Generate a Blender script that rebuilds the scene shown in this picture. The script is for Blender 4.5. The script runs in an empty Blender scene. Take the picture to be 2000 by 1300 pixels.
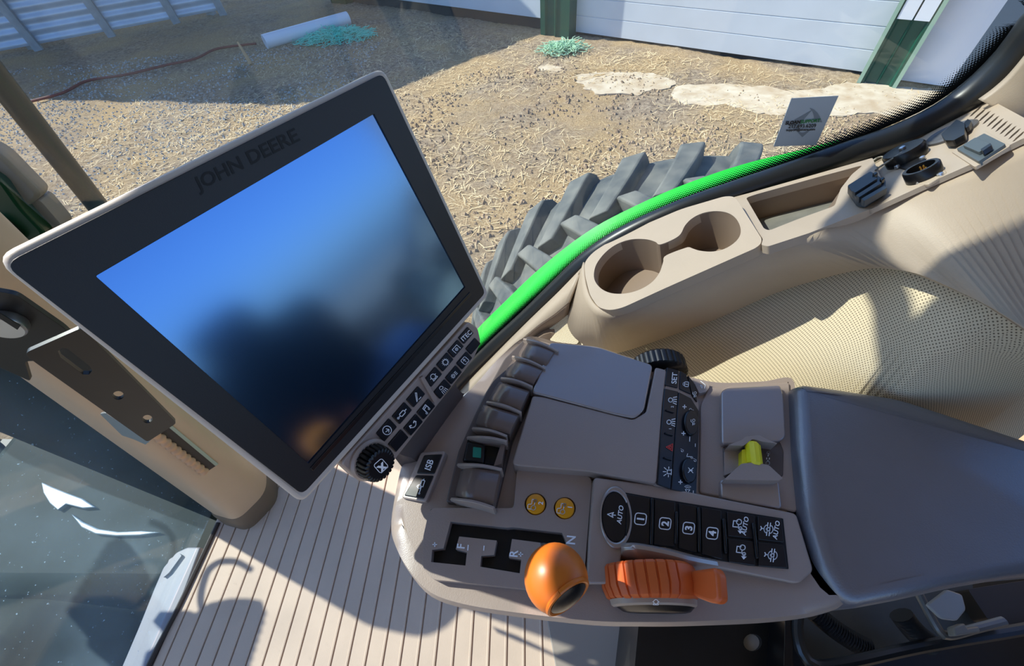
import bpy, bmesh, math, random
import numpy as np
from mathutils import Vector, Matrix, noise
random.seed(7)
S = bpy.context.scene
COL = S.collection
# ------------------------------------------------------------------ camera model
F = 790.; CX, CY = 1000., 650.; H = 1.15
def nz(v):
    v = np.array(v, float); return v / np.linalg.norm(v)
_dn = nz((75, 635, F)); UP = -_dn
_y = np.array((22, -950, F), float); _y = nz(_y - UP * (_y @ UP))
R = np.array([np.cross(_y, UP), _y, UP])
CAM = np.array([0, 0, H])
def ray(px, py): return R @ nz((px - CX, py - CY, F))
def plane(p, n): return (np.array(p, float), nz(n))
def zp(z): return plane((0, 0, z), (0, 0, 1))
def yp(y): return plane((0, y, 0), (0, 1, 0))
def xp(x): return plane((x, 0, 0), (1, 0, 0))
def at(px, py, pl):
    d = ray(px, py); t = ((pl[0] - CAM) @ pl[1]) / (d @ pl[1]); return CAM + d * t
def pts(pxs, pl): return [at(p[0], p[1], pl) for p in pxs]
def plane3(a, b, c):
    n = nz(np.cross(b - a, c - a)); n = n if n[2] > 0 else -n
    return (a, n)
def facing(pl):
    return pl if (CAM - pl[0]) @ pl[1] > 0 else (pl[0], -pl[1])
def offs(pl, d): pl = facing(pl); return (pl[0] + pl[1] * d, pl[1])

cam = bpy.data.cameras.new('camera'); co = bpy.data.objects.new('camera', cam); COL.objects.link(co)
M4 = Matrix([[R[i][0], -R[i][1], -R[i][2], CAM[i]] for i in range(3)] + [[0, 0, 0, 1]])
co.matrix_world = M4
cam.sensor_width = 36; cam.lens = 36 * F / 2000; cam.clip_start = .02; cam.clip_end = 300
S.camera = co

# ------------------------------------------------------------------ materials
def lin(c):
    return tuple((x / 12.92 if x <= .04045 else ((x + .055) / 1.055) ** 2.4) for x in [v / 255 for v in c])
MATS = {}
def mat(name, rgb, rough=.5, spec=.5, metal=0., var=0., vscale=8., bump=0., bscale=400., coat=0., rgb2=None, detail=4, ior=0):
    if name in MATS: return MATS[name]
    m = bpy.data.materials.new(name); m.use_nodes = True
    nt = m.node_tree; b = nt.nodes['Principled BSDF']
    c = lin(rgb)
    b.inputs['Base Color'].default_value = (*c, 1); b.inputs['Roughness'].default_value = rough
    b.inputs['Specular IOR Level'].default_value = spec; b.inputs['Metallic'].default_value = metal
    b.inputs['Coat Weight'].default_value = coat
    tc = nt.nodes.new('ShaderNodeTexCoord')
    if var or rgb2:
        n = nt.nodes.new('ShaderNodeTexNoise'); n.inputs['Scale'].default_value = vscale; n.inputs['Detail'].default_value = detail
        nt.links.new(tc.outputs['Object'], n.inputs['Vector'])
        r = nt.nodes.new('ShaderNodeValToRGB'); r.color_ramp.elements[0].position = .3; r.color_ramp.elements[1].position = .7
        c2 = lin(rgb2) if rgb2 else tuple(min(1, x * (1 + var)) for x in c)
        c1 = c if rgb2 else tuple(x * (1 - var) for x in c)
        r.color_ramp.elements[0].color = (*c1, 1); r.color_ramp.elements[1].color = (*c2, 1)
        nt.links.new(n.outputs['Fac'], r.inputs['Fac']); nt.links.new(r.outputs['Color'], b.inputs['Base Color'])
    if bump:
        n2 = nt.nodes.new('ShaderNodeTexNoise'); n2.inputs['Scale'].default_value = bscale; n2.inputs['Detail'].default_value = 3
        nt.links.new(tc.outputs['Object'], n2.inputs['Vector'])
        bp = nt.nodes.new('ShaderNodeBump'); bp.inputs['Strength'].default_value = bump; bp.inputs['Distance'].default_value = .002
        nt.links.new(n2.outputs['Fac'], bp.inputs['Height']); nt.links.new(bp.outputs['Normal'], b.inputs['Normal'])
    if ior: b.inputs['IOR'].default_value = ior
    MATS[name] = m; return m

TAN = mat('brown tan plastic', (162, 144, 132), .36, .9, var=.05, bump=.12, bscale=900)
TANG = mat('brown tan satin plastic', (152, 136, 127), .24, 1.0, coat=.3, ior=1.75, var=.03)
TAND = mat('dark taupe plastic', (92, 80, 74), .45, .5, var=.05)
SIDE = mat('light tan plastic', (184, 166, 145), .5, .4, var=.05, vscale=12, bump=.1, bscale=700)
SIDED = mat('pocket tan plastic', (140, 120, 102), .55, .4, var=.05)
BLK = mat('black rubber', (18, 18, 20), .5, .4)
BLKS = mat('black satin plastic', (14, 15, 19), .3, .5)
KEY = mat('black keypad plastic', (17, 19, 26), .32, .5)
BEZ = mat('bezel black', (20, 22, 27), .45, .5, bump=.08, bscale=1500)
RIM = mat('grey tan monitor shell', (200, 190, 178), .45, .4)
WHITE = mat('white print', (248, 250, 252), .5, .3)
ORANGE = mat('orange plastic', (206, 108, 28), .38, .5, var=.05)
ORANGE2 = mat('burnt orange plastic', (212, 98, 40), .42, .5, var=.05)
AMBER = mat('amber button plastic', (240, 160, 20), .35, .5)
YELLOW = mat('yellow plastic', (238, 226, 30), .4, .5)
GREY = mat('charcoal grey vinyl', (92, 92, 100), .38, 1.0, coat=.2, ior=1.75, var=.06, vscale=20, bump=.15, bscale=600)
MATG = mat('floor mat vinyl', (200, 176, 154), .55, .4, var=.06, vscale=9, bump=.15, bscale=600)
STEEL = mat('bright zinc steel', (200, 202, 205), .3, .5, metal=.9)
BRASS = mat('brass pins', (220, 170, 80), .3, .5, metal=1)
DMET = mat('black powder coated steel', (24, 24, 24), .4, .5, var=.2, vscale=30)
GREEN = mat('green tractor paint', (32, 200, 60), .35, .5, coat=.3)
DGREEN = mat('dark green paint', (14, 62, 34), .3, .5, coat=.3)
PGREEN = mat('green door post metal', (20, 74, 58), .4, .5, var=.08, vscale=3)
LGREEN = mat('light green trim metal', (150, 178, 158), .4, .5)
BARN = mat('white ribbed door metal', (205, 212, 220), .45, .4, var=.05, vscale=1.5)
TIRE = mat('weathered tyre rubber', (62, 68, 72), .7, .35, rgb2=(112, 112, 106), vscale=9, bump=.3, bscale=60, detail=8)
TEAL = mat('green indicator', (30, 150, 130), .4)
RED = mat('red print', (230, 70, 60), .5)
DTRIM = mat('tan pillar plastic', (204, 172, 136), .42, .45, var=.06, vscale=5)

def new(nt, t, **kw):
    n = nt.nodes.new(t)
    for k, v in kw.items(): setattr(n, k, v)
    return n
def math_(nt, op, a, b=None):
    n = nt.nodes.new('ShaderNodeMath'); n.operation = op
    for i, v in enumerate((a, b)):
        if v is None: continue
        if isinstance(v, (int, float)): n.inputs[i].default_value = v
        else: nt.links.new(v, n.inputs[i])
    return n.outputs[0]

def dots_mat(name, rgb, hole, pitch, rad):
    """perforated vinyl: lattice of small dark holes in UV metres"""
    m = bpy.data.materials.new(name); m.use_nodes = True; nt = m.node_tree; b = nt.nodes['Principled BSDF']
    uv = new(nt, 'ShaderNodeUVMap'); sp = new(nt, 'ShaderNodeSeparateXYZ'); nt.links.new(uv.outputs[0], sp.inputs[0])
    u = math_(nt, 'DIVIDE', sp.outputs[0], pitch); v = math_(nt, 'DIVIDE', sp.outputs[1], pitch)
    a = math_(nt, 'ADD', u, v); c = math_(nt, 'SUBTRACT', u, v)
    da = math_(nt, 'SUBTRACT', math_(nt, 'FRACT', a), .5); dc = math_(nt, 'SUBTRACT', math_(nt, 'FRACT', c), .5)
    d = math_(nt, 'SQRT', math_(nt, 'ADD', math_(nt, 'MULTIPLY', da, da), math_(nt, 'MULTIPLY', dc, dc)))
    k = math_(nt, 'LESS_THAN', d, rad)
    mx = new(nt, 'ShaderNodeMix', data_type='RGBA'); nt.links.new(k, mx.inputs['Factor'])
    mx.inputs[6].default_value = (*lin(rgb), 1); mx.inputs[7].default_value = (*lin(hole), 1)
    nt.links.new(mx.outputs[2], b.inputs['Base Color'])
    b.inputs['Roughness'].default_value = .6; b.inputs['Specular IOR Level'].default_value = .3
    return m
PERF = dots_mat('perforated cream vinyl', (222, 205, 172), (120, 105, 84), .0048, .24)

def glass_mat(name, tint, dirt, dscale, refl=1.0):
    """thin dusty glass: transparent + fresnel gloss + a film of dust"""
    m = bpy.data.materials.new(name); m.use_nodes = True; nt = m.node_tree; nt.nodes.clear()
    o = new(nt, 'ShaderNodeOutputMaterial')
    tr = new(nt, 'ShaderNodeBsdfTransparent'); tr.inputs[0].default_value = (*tint, 1)
    gl = new(nt, 'ShaderNodeBsdfGlossy'); gl.inputs['Roughness'].default_value = .02
    fr = new(nt, 'ShaderNodeFresnel'); ge_ = new(nt, 'ShaderNodeNewGeometry')
    nt.links.new(math_(nt, 'SUBTRACT', 1.45, math_(nt, 'MULTIPLY', ge_.outputs['Backfacing'], .7603)), fr.inputs['IOR'])
    mx = new(nt, 'ShaderNodeMixShader')
    nt.links.new(math_(nt, 'MULTIPLY', fr.outputs[0], refl), mx.inputs[0]); nt.links.new(tr.outputs[0], mx.inputs[1]); nt.links.new(gl.outputs[0], mx.inputs[2])
    df = new(nt, 'ShaderNodeBsdfTranslucent'); df.inputs[0].default_value = (.5, .72, .9, 1)
    d2 = new(nt, 'ShaderNodeBsdfDiffuse'); d2.inputs[0].default_value = (.5, .72, .88, 1)
    m3 = new(nt, 'ShaderNodeMixShader'); m3.inputs[0].default_value = .5
    nt.links.new(df.outputs[0], m3.inputs[1]); nt.links.new(d2.outputs[0], m3.inputs[2])
    tc = new(nt, 'ShaderNodeTexCoord')
    mp = new(nt, 'ShaderNodeMapping'); mp.inputs['Scale'].default_value = (1, 1, 1); nt.links.new(tc.outputs['Object'], mp.inputs[0])
    n1 = new(nt, 'ShaderNodeTexNoise'); n1.inputs['Scale'].default_value = dscale; n1.inputs['Detail'].default_value = 6
    n2 = new(nt, 'ShaderNodeTexNoise'); n2.inputs['Scale'].default_value = 160; n2.inputs['Detail'].default_value = 2
    nt.links.new(mp.outputs[0], n1.inputs['Vector']); nt.links.new(mp.outputs[0], n2.inputs['Vector'])
    spk = math_(nt, 'MULTIPLY', math_(nt, 'GREATER_THAN', n2.outputs['Fac'], .73), .4 if dirt > .05 else .0)
    f = math_(nt, 'ADD', math_(nt, 'MULTIPLY', math_(nt, 'POWER', n1.outputs['Fac'], 2.0), dirt * 3.0), spk)
    m2 = new(nt, 'ShaderNodeMixShader'); nt.links.new(f, m2.inputs[0]); nt.links.new(mx.outputs[0], m2.inputs[1]); nt.links.new(m3.outputs[0], m2.inputs[2])
    nt.links.new(m2.outputs[0], o.inputs[0])
    return m
GLASS_SIDE = glass_mat('side window glass', (.93, .97, .96), .012, 3.)
GLASS_FRONT = glass_mat('dusty windscreen glass', (.88, .93, .93), .07, 4.)

def frit_mat():
    m = bpy.data.materials.new('black dotted glass frit'); m.use_nodes = True; nt = m.node_tree; nt.nodes.clear()
    o = new(nt, 'ShaderNodeOutputMaterial'); tr = new(nt, 'ShaderNodeBsdfTransparent'); df = new(nt, 'ShaderNodeBsdfDiffuse'); df.inputs[0].default_value = (.008, .008, .009, 1)
    uv = new(nt, 'ShaderNodeUVMap'); sp = new(nt, 'ShaderNodeSeparateXYZ'); nt.links.new(uv.outputs[0], sp.inputs[0])
    pitch = .0046
    u = math_(nt, 'DIVIDE', sp.outputs[0], pitch); v = math_(nt, 'DIVIDE', sp.outputs[1], pitch)
    a = math_(nt, 'ADD', u, v); c = math_(nt, 'SUBTRACT', u, v)
    da = math_(nt, 'SUBTRACT', math_(nt, 'FRACT', a), .5); dc = math_(nt, 'SUBTRACT', math_(nt, 'FRACT', c), .5)
    d = math_(nt, 'SQRT', math_(nt, 'ADD', math_(nt, 'MULTIPLY', da, da), math_(nt, 'MULTIPLY', dc, dc)))
    rad = math_(nt, 'MULTIPLY', math_(nt, 'SUBTRACT', 1.0, math_(nt, 'DIVIDE', sp.outputs[1], .034)), .85)
    k = math_(nt, 'LESS_THAN', d, rad)
    mx = new(nt, 'ShaderNodeMixShader'); nt.links.new(k, mx.inputs[0]); nt.links.new(tr.outputs[0], mx.inputs[1]); nt.links.new(df.outputs[0], mx.inputs[2])
    nt.links.new(mx.outputs[0], o.inputs[0]); return m
FRIT = frit_mat()

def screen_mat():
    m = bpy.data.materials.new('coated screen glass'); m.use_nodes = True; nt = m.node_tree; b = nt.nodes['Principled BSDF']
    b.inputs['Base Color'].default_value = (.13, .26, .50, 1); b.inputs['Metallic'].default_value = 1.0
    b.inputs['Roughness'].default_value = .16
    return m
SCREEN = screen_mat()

# ------------------------------------------------------------------ object helpers
WL = {}
def obj(name, bm, m, parent=None, smooth=True, bevel=0., seg=2, angle=35):
    me = bpy.data.meshes.new(name)
    bmesh.ops.recalc_face_normals(bm, faces=bm.faces) if bm.faces else None
    vs = [v.co for v in bm.verts]
    lo = Vector([min(v[i] for v in vs) for i in range(3)]); hi = Vector([max(v[i] for v in vs) for i in range(3)])
    c = Vector(((lo.x + hi.x) / 2, (lo.y + hi.y) / 2, lo.z))
    for v in bm.verts: v.co -= c
    if smooth:
        for f in bm.faces: f.smooth = True
        for e in bm.edges:
            if len(e.link_faces) == 2 and e.calc_face_angle(0) > math.radians(angle): e.smooth = False
    bm.to_mesh(me); bm.free()
    me.materials.append(m)
    o = bpy.data.objects.new(name, me); COL.objects.link(o)
    WL[o.name] = c
    if parent is not None:
        o.parent = parent; o.location = c - WL[parent.name]
    else: o.location = c
    if bevel:
        md = o.modifiers.new('bevel', 'BEVEL'); md.width = bevel; md.segments = seg; md.limit_method = 'ANGLE'; md.angle_limit = math.radians(32); md.use_clamp_overlap = True
    return o
def thing(name, label, cat, loc, group=None):
    o = bpy.data.objects.new(name, None); COL.objects.link(o); o.empty_display_size = .05
    o.location = Vector(loc); WL[o.name] = Vector(loc); tag(o, label, cat, group); return o
def tag(o, label, cat, group=None, kind=None):
    o['label'] = label; o['category'] = cat
    if group: o['group'] = group
    if kind: o['kind'] = kind
    return o
def struct(o, label=None, cat=None):
    o['kind'] = 'structure'
    if label: o['label'] = label
    if cat: o['category'] = cat
    return o
def plabel(o, l): o['label'] = l; return o
V = Vector

def rpoly(P, r, seg=5):
    """round the corners of a polygon of 3-D points"""
    P = [np.array(p, float) for p in P]; n = len(P); out = []
    for i in range(n):
        ri = r[i] if isinstance(r, (list, tuple)) else r
        a, b, c = P[i - 1], P[i], P[(i + 1) % n]
        la, lc = np.linalg.norm(a - b), np.linalg.norm(c - b)
        k = min(ri, la * .48, lc * .48)
        if k < 1e-5: out.append(b); continue
        p0 = b + (a - b) / la * k; p2 = b + (c - b) / lc * k
        for j in range(seg + 1):
            t = j / seg; out.append(p0 * (1 - t) ** 2 + b * 2 * t * (1 - t) + p2 * t * t)
    return out
def smooth_line(P, n, closed=False):
    """resample with Catmull-Rom to n points"""
    P = [np.array(p, float) for p in P]; m = len(P); dense = []
    rng = range(m if closed else m - 1)
    for i in rng:
        p0 = P[i - 1] if (closed or i > 0) else P[0]; p1 = P[i]; p2 = P[(i + 1) % m]
        p3 = P[(i + 2) % m] if (closed or i + 2 < m) else P[-1]
        for j in range(12):
            t = j / 12
            dense.append(.5 * ((2 * p1) + (-p0 + p2) * t + (2 * p0 - 5 * p1 + 4 * p2 - p3) * t * t + (-p0 + 3 * p1 - 3 * p2 + p3) * t ** 3))
    dense.append(P[0] if closed else P[-1])
    D = np.array(dense); L = np.concatenate([[0], np.cumsum(np.linalg.norm(np.diff(D, axis=0), axis=1))])
    q = np.linspace(0, L[-1], n + 1)[:-1] if closed else np.linspace(0, L[-1], n)
    return [np.array([np.interp(t, L, D[:, k]) for k in range(D.shape[1])]) for t in q]

def add_slab(bm, P, t, holes=()):
    """P: planar loop of points (front face), t: thickness vector to the back, holes: loops"""
    t = V(t)
    if not holes:
        a = [bm.verts.new(V(p)) for p in P]; b = [bm.verts.new(V(p) + t) for p in P]
        bm.faces.new(a); bm.faces.new(b[::-1]); n = len(P)
        for i in range(n): bm.faces.new((a[i], b[i], b[(i + 1) % n], a[(i + 1) % n]))
        return
    loops = [P] + list(holes); ES = []; fa = []; 
    for k in range(2):
        es = []; vl = []
        for L in loops:
            vs = [bm.verts.new(V(p) + t * k) for p in L]; vl.append(vs)
            es += [bm.edges.new((vs[i], vs[(i + 1) % len(vs)])) for i in range(len(vs))]
        bmesh.ops.triangle_fill(bm, use_beauty=True, use_dissolve=False, edges=es)
        ES.append(vl)
    for A, B in zip(*ES):
        n = len(A)
        for i in range(n): bm.faces.new((A[i], B[i], B[(i + 1) % n], A[(i + 1) % n]))
def slab(name, P, t, m, parent=None, holes=(), bevel=0., seg=2, **k):
    bm = bmesh.new(); add_slab(bm, P, t, holes); return obj(name, bm, m, parent, bevel=bevel, seg=seg, **k)
def px_slab(name, pxs, pl, th, m, parent=None, r=0., bevel=.0012, lift=0., holes=(), hr=0., seg=2):
    """slab whose front face lies on plane pl, thickness th away from the viewer"""
    q = offs(pl, lift); P = pts(pxs, q); P = rpoly(P, r) if r else P
    hs = [rpoly(pts(h, q), hr) if hr else pts(h, q) for h in holes]
    return slab(name, P, tuple(-q[1] * th), m, parent, hs, bevel, seg)

def add_loft(bm, rings, closed=True, cap0=False, cap1=False, uv=False):
    vr = [[bm.verts.new(V(p)) for p in r] for r in rings]; n = len(vr[0])
    lay = bm.loops.layers.uv.verify() if uv else None
    for k in range(len(vr) - 1):
        for i in range(n if closed else n - 1):
            j = (i + 1) % n
            f = bm.faces.new((vr[k][i], vr[k][j], vr[k + 1][j], vr[k + 1][i]))
    if cap0: bm.faces.new(vr[0][::-1])
    if cap1: bm.faces.new(vr[-1])
    return vr
def frame(axis):
    a = V(axis).normalized(); u = a.orthogonal().normalized(); return u, a.cross(u), a
def add_lathe(bm, prof, c, axis, n=32, u=None, rib=0, ribd=0.):
    """prof: (radius, height) pairs round axis through c"""
    c = V(c); a = V(axis).normalized()
    if u is None: u = a.orthogonal().normalized()
    else: u = (V(u) - a * V(u).dot(a)).normalized()
    w = a.cross(u); rings = []; rmax = max(p[0] for p in prof)
    for (r, h) in prof:
        ring = []
        for i in range(n):
            t = 2 * math.pi * i / n; rr = r
            if rib and r > .6 * rmax and i % (n // rib) == 0: rr = r - ribd
            ring.append(c + u * math.cos(t) * rr + w * math.sin(t) * rr + a * h)
        rings.append(ring)
    add_loft(bm, rings, True, True, True)
def add_tube(bm, P, r, n=10, caps=True):
    P = [V(p) for p in P]; rings = []; prev = None
    for i, p in enumerate(P):
        d = (P[min(i + 1, len(P) - 1)] - P[max(i - 1, 0)]).normalized()
        u = d.orthogonal().normalized() if prev is None else (prev - d * prev.dot(d)).normalized()
        prev = u; w = d.cross(u); rr = r[i] if isinstance(r, (list, tuple)) else r
        rings.append([p + (u * math.cos(2 * math.pi * k / n) + w * math.sin(2 * math.pi * k / n)) * rr for k in range(n)])
    add_loft(bm, rings, True, caps, caps)
def tube(name, P, r, m, parent=None, n=10): bm = bmesh.new(); add_tube(bm, P, r, n); return obj(name, bm, m, parent)
def add_box(bm, lo, hi):
    lo, hi = V(lo), V(hi)
    add_slab(bm, [(lo.x, lo.y, hi.z), (hi.x, lo.y, hi.z), (hi.x, hi.y, hi.z), (lo.x, hi.y, hi.z)], (0, 0, lo.z - hi.z))
def box(name, lo, hi, m, parent=None, bevel=.003): bm = bmesh.new(); add_box(bm, lo, hi); return obj(name, bm, m, parent, bevel=bevel)
def lathe(name, prof, c, axis, m, parent=None, **k): bm = bmesh.new(); add_lathe(bm, prof, c, axis, **k); return obj(name, bm, m, parent)

def strip_mesh(name, rows, m, parent=None, n=60, uvm=True, thick=0., vmax=None, raw=False):
    """surface through rows (each a polyline of 3-D points); UV in metres along, across"""
    RR = rows if raw else [smooth_line(r, n) for r in rows]; bm = bmesh.new(); lay = bm.loops.layers.uv.verify()
    vr = [[bm.verts.new(V(p)) for p in r] for r in RR]
    us = np.concatenate([[0], np.cumsum([np.linalg.norm(RR[0][i + 1] - RR[0][i]) for i in range(n - 1)])])
    vv = [np.zeros(n)]
    for k in range(len(RR) - 1): vv.append(vv[-1] + np.array([np.linalg.norm(RR[k + 1][i] - RR[k][i]) for i in range(n)]))
    for k in range(len(RR) - 1):
        for i in range(n - 1):
            f = bm.faces.new((vr[k][i], vr[k][i + 1], vr[k + 1][i + 1], vr[k + 1][i]))
            for lp, (a, b) in zip(f.loops, ((k, i), (k, i + 1), (k + 1, i + 1), (k + 1, i))):
                lp[lay].uv = (us[b], (a / (len(RR) - 1)) if vmax else vv[a][b])
    o = obj(name, bm, m, parent, angle=60)
    if thick:
        md = o.modifiers.new('solid', 'SOLIDIFY'); md.thickness = thick; md.offset = 0
    return o

# ------------------------------------------------------------------ print: text and symbols
_tc = {}
def text2d(s, bold=0., shear=0.):
    k = (s, bold, shear)
    if k in _tc: return _tc[k]
    cu = bpy.data.curves.new('t', 'FONT'); cu.body = s; cu.offset = bold; cu.shear = shear; cu.resolution_u = 3
    ob = bpy.data.objects.new('t', cu); COL.objects.link(ob)
    dg = bpy.context.evaluated_depsgraph_get(); me = bpy.data.meshes.new_from_object(ob.evaluated_get(dg))
    vs = [(v.co.x, v.co.y) for v in me.vertices]; fs = [tuple(p.vertices) for p in me.polygons]
    bpy.data.objects.remove(ob); bpy.data.curves.remove(cu); bpy.data.meshes.remove(me)
    xs = [v[0] for v in vs]; x0 = (min(xs) + max(xs)) / 2
    vs = [((x - x0) / .7, (y - .35) / .7) for x, y in vs]      # cap height 1
    _tc[k] = (vs, fs); return _tc[k]
def circ(x, y, r, a0=0, a1=360, n=18): return [(x + r * math.cos(math.radians(a0 + (a1 - a0) * i / n)), y + r * math.sin(math.radians(a0 + (a1 - a0) * i / n))) for i in range(n + 1)]
def rrect(w, h, r):
    o = []
    for (cx, cy, a) in ((w / 2 - r, h / 2 - r, 0), (-w / 2 + r, h / 2 - r, 90), (-w / 2 + r, -h / 2 + r, 180), (w / 2 - r, -h / 2 + r, 270)): o += circ(cx, cy, r, a, a + 90, 4)
    return o + [o[0]]
def strokes2d(L, w=.07):
    vs, fs = [], []
    for ln in L:
        for i in range(len(ln) - 1):
            a, b = np.array(ln[i]), np.array(ln[i + 1]); d = b - a; l = np.linalg.norm(d)
            if l < 1e-6: continue
            d /= l; q = np.array((-d[1], d[0])) * w / 2; e = d * w * .3; k = len(vs)
            vs += [tuple(a - e + q), tuple(a - e - q), tuple(b + e - q), tuple(b + e + q)]; fs.append((k, k + 1, k + 2, k + 3))
    return vs, fs
def poly2d(P): return list(P), [tuple(range(len(P)))]
def decal(name, shapes, c, e1, h, pl, m, parent, lift=.0006, e2=None):
    """shapes: (verts, faces) lists in glyph space, h pixels per unit, e1 pixel direction of the baseline"""
    e1 = nz(e1); e2 = nz(e2) if e2 is not None else np.array((e1[1], -e1[0])); q = offs(pl, lift); bm = bmesh.new()
    for vs, fs in shapes:
        bv = [bm.verts.new(V(at(c[0] + (x * e1[0] + y * e2[0]) * h, c[1] + (x * e1[1] + y * e2[1]) * h, q))) for x, y in vs]
        for f in fs:
            try: bm.faces.new([bv[i] for i in f])
            except ValueError: pass
    return obj(name, bm, m, parent, smooth=False)
ST = strokes2d
IC = {
 'arrow_circle': [ST([circ(0, 0, .5), [(-.22, -.05), (.22, -.05)], [(.02, .2), (.24, -.05), (.02, -.3)]], .09)],
 'plug': [ST([rrect(.55, .3, .1), [(-.28, 0), (-.5, 0)], circ(-.56, 0, .07), [(.28, 0), (.5, 0)]], .08)],
 'pen': [ST([[(-.4, -.45), (.3, .45), (.42, .3), (-.25, -.42), (-.4, -.45)], [(0, -.45), (.4, -.45)]], .08)],
 'engine': [ST([circ(0, .1, .33), [(-.3, -.1), (-.4, -.35), (.4, -.35), (.3, -.1)], [(-.5, .1), (-.35, .1)], [(.35, .1), (.5, .1)]], .09)],
 'gear': [ST([circ(0, 0, .34)] + [[(.36 * math.cos(a), .36 * math.sin(a)), (.5 * math.cos(a), .5 * math.sin(a))] for a in [i * math.pi / 6 for i in range(12)]], .09)],
 'shaft': [ST([[(-.5, -.4), (-.5, .35), (.5, .35), (.5, -.4)], circ(0, -.08, .2), circ(0, -.08, .05)], .09)],
 'phone': [ST([circ(0, .25, .45, 205, 335), [(-.5, .05), (-.42, .3), (-.2, .2)], [(.5, .05), (.42, .3), (.2, .2)]], .12)],
 'music': [ST([[(-.25, -.35), (-.25, .4), (.35, .5), (.35, -.2)], [(-.25, .2), (.35, .3)], circ(-.34, -.35, .1), circ(.26, -.2, .1)], .1)],
 'lamp': [ST([circ(0, .25, .25, -30, 210), [(-.24, .12), (.24, .12)], [(-.3, -.05), (-.4, -.5)], [(-.1, -.05), (-.13, -.5)], [(.1, -.05), (.13, -.5)], [(.3, -.05), (.4, -.5)]], .08)],
 'sun': [ST([circ(-.2, 0, .15)] + [[(-.2 + .2 * math.cos(a), .2 * math.sin(a)), (-.2 + .32 * math.cos(a), .32 * math.sin(a))] for a in [i * math.pi / 4 for i in range(8)]] + [[(.2, .2), (.5, .2)], [(.2, 0), (.5, 0)], [(.2, -.2), (.5, -.2)]], .08)],
 'box_arrow': [ST([rrect(.9, .9, .15), [(0, -.25), (0, .25)], [(-.18, .08), (0, .28), (.18, .08)]], .09)],
 'xbox': [ST([rrect(1, 1, .2)], .07), text2d('x', .03)],
 'cyl_lock': [ST([[(-.6, -.2), (.1, -.2)], circ(-.66, -.2, .07), [(.1, -.05), (.1, -.35), (.75, -.35), (.75, -.05), (.1, -.05)], [(.75, -.2), (.9, -.2)], rrect(.36, .26, .04), circ(0, .13, .12, 0, 180)], .07)],
 'hazard': [ST([[(-.5, -.4), (.5, -.4), (0, .5), (-.5, -.4)], [(-.22, -.22), (.22, -.22), (0, .18), (-.22, -.22)]], .09)],
 'beacon': [ST([[(-.3, -.4), (.3, -.4)], [(-.2, -.4), (-.2, .05), (.2, .05), (.2, -.4)], [(0, .2), (0, .5)], [(-.25, .15), (-.45, .4)], [(.25, .15), (.45, .4)], [(-.35, -.1), (-.55, -.1)], [(.35, -.1), (.55, -.1)]], .08)],
 'worklamp': [ST([circ(0, .2, .24), [(-.3, -.1), (-.45, -.5)], [(-.1, -.12), (-.18, -.5)], [(.1, -.12), (.1, -.5)], [(.3, -.1), (.4, -.5)]], .1)],
 'padlock': [ST([rrect(.6, .5, .08), circ(0, .25, .22, 0, 180), [(0, .1), (0, -.12)]], .1)],
 'fan': [ST([circ(.18, .12, .17), circ(-.18, .12, .17), circ(0, -.2, .17), circ(0, 0, .05)], .08)],
 'cart': [ST([[(-.5, 0), (-.1, 0), (.1, .3), (.4, .3)], circ(-.25, -.2, .14), circ(.3, -.15, .2)], .1)],
 'speaker': [ST([[(-.5, -.12), (-.3, -.12), (-.05, -.32), (-.05, .32), (-.3, .12), (-.5, .12), (-.5, -.12)], circ(-.05, 0, .25, -50, 50), circ(-.05, 0, .4, -50, 50), circ(-.05, 0, .55, -50, 50)], .07)],
 'mute': [ST([[(-.4, -.4), (.4, .4)], [(.4, -.4), (-.4, .4)], [(0, .3), (0, -.3)]], .11)],
 'note': [ST([[(-.1, -.3), (-.1, .4), (.3, .3)], circ(-.22, -.3, .12)], .1)],
 'tractor': [ST([[(-.6, .1), (-.6, .5), (-.1, .5), (.0, .1), (.55, .1), (.55, -.2)], circ(-.4, -.15, .26), circ(.42, -.27, .16), [(-.14, -.2), (.26, -.25)]], .08)],
 'tractor_arrow': [ST([[(-.1, .1), (-.1, .5), (.45, .5), (.45, .12)], circ(.4, -.02, .24), [(.15, 0), (-.15, 0), (-.15, -.12)], circ(-.18, -.22, .14)], .09), poly2d([(-.7, -.25), (-.4, .02), (-.4, -.5)]), ST([[(-.4, -.24), (-.2, -.24)]], .09)],
 'difflock': [ST([circ(0, 0, .42, 30, 150), circ(0, 0, .42, 210, 330), rrect(.3, .24, .03), circ(0, .12, .09, 0, 180), [(-.6, .12), (-.25, .12)], [(-.6, -.12), (-.25, -.12)], [(.6, .12), (.25, .12)], [(.6, -.12), (.25, -.12)], [(0, .42), (0, .7)], [(-.18, .75), (0, .62), (.18, .75)]], .09)],
 'steer': [ST([[(-.3, -.12), (0, .6), (.3, -.12), (0, .05), (-.3, -.12)], [(0, .05), (0, -.4)]], .11)],
 'park': [ST([circ(0, 0, .3), circ(0, 0, .48, 130, 230), circ(0, 0, .48, -50, 50), circ(0, 0, .66, 140, 220), circ(0, 0, .66, -40, 40)], .08), ([(x * .36, y * .36) for x, y in text2d('P', .02)[0]], text2d('P', .02)[1])],
 'slash': [ST([[(-.35, 0), (.35, 0)]], .12)],
 'plus': [ST([[(-.4, 0), (.4, 0)], [(0, -.4), (0, .4)]], .2)],
 'minus': [ST([[(-.4, 0), (.4, 0)]], .2)],
 'seatmark': [ST([[(-.4, -.4), (.1, -.4), (.4, .4)], [(-.5, -.1), (-.1, .3), (-.2, -.1), (-.5, -.1)]], .09)],
 'hitch': [ST([rrect(.4, .3, .08), circ(-.5, .0, .2), [(.2, 0), (.55, 0)], circ(.6, .0, .16)], .08)],
}
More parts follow.
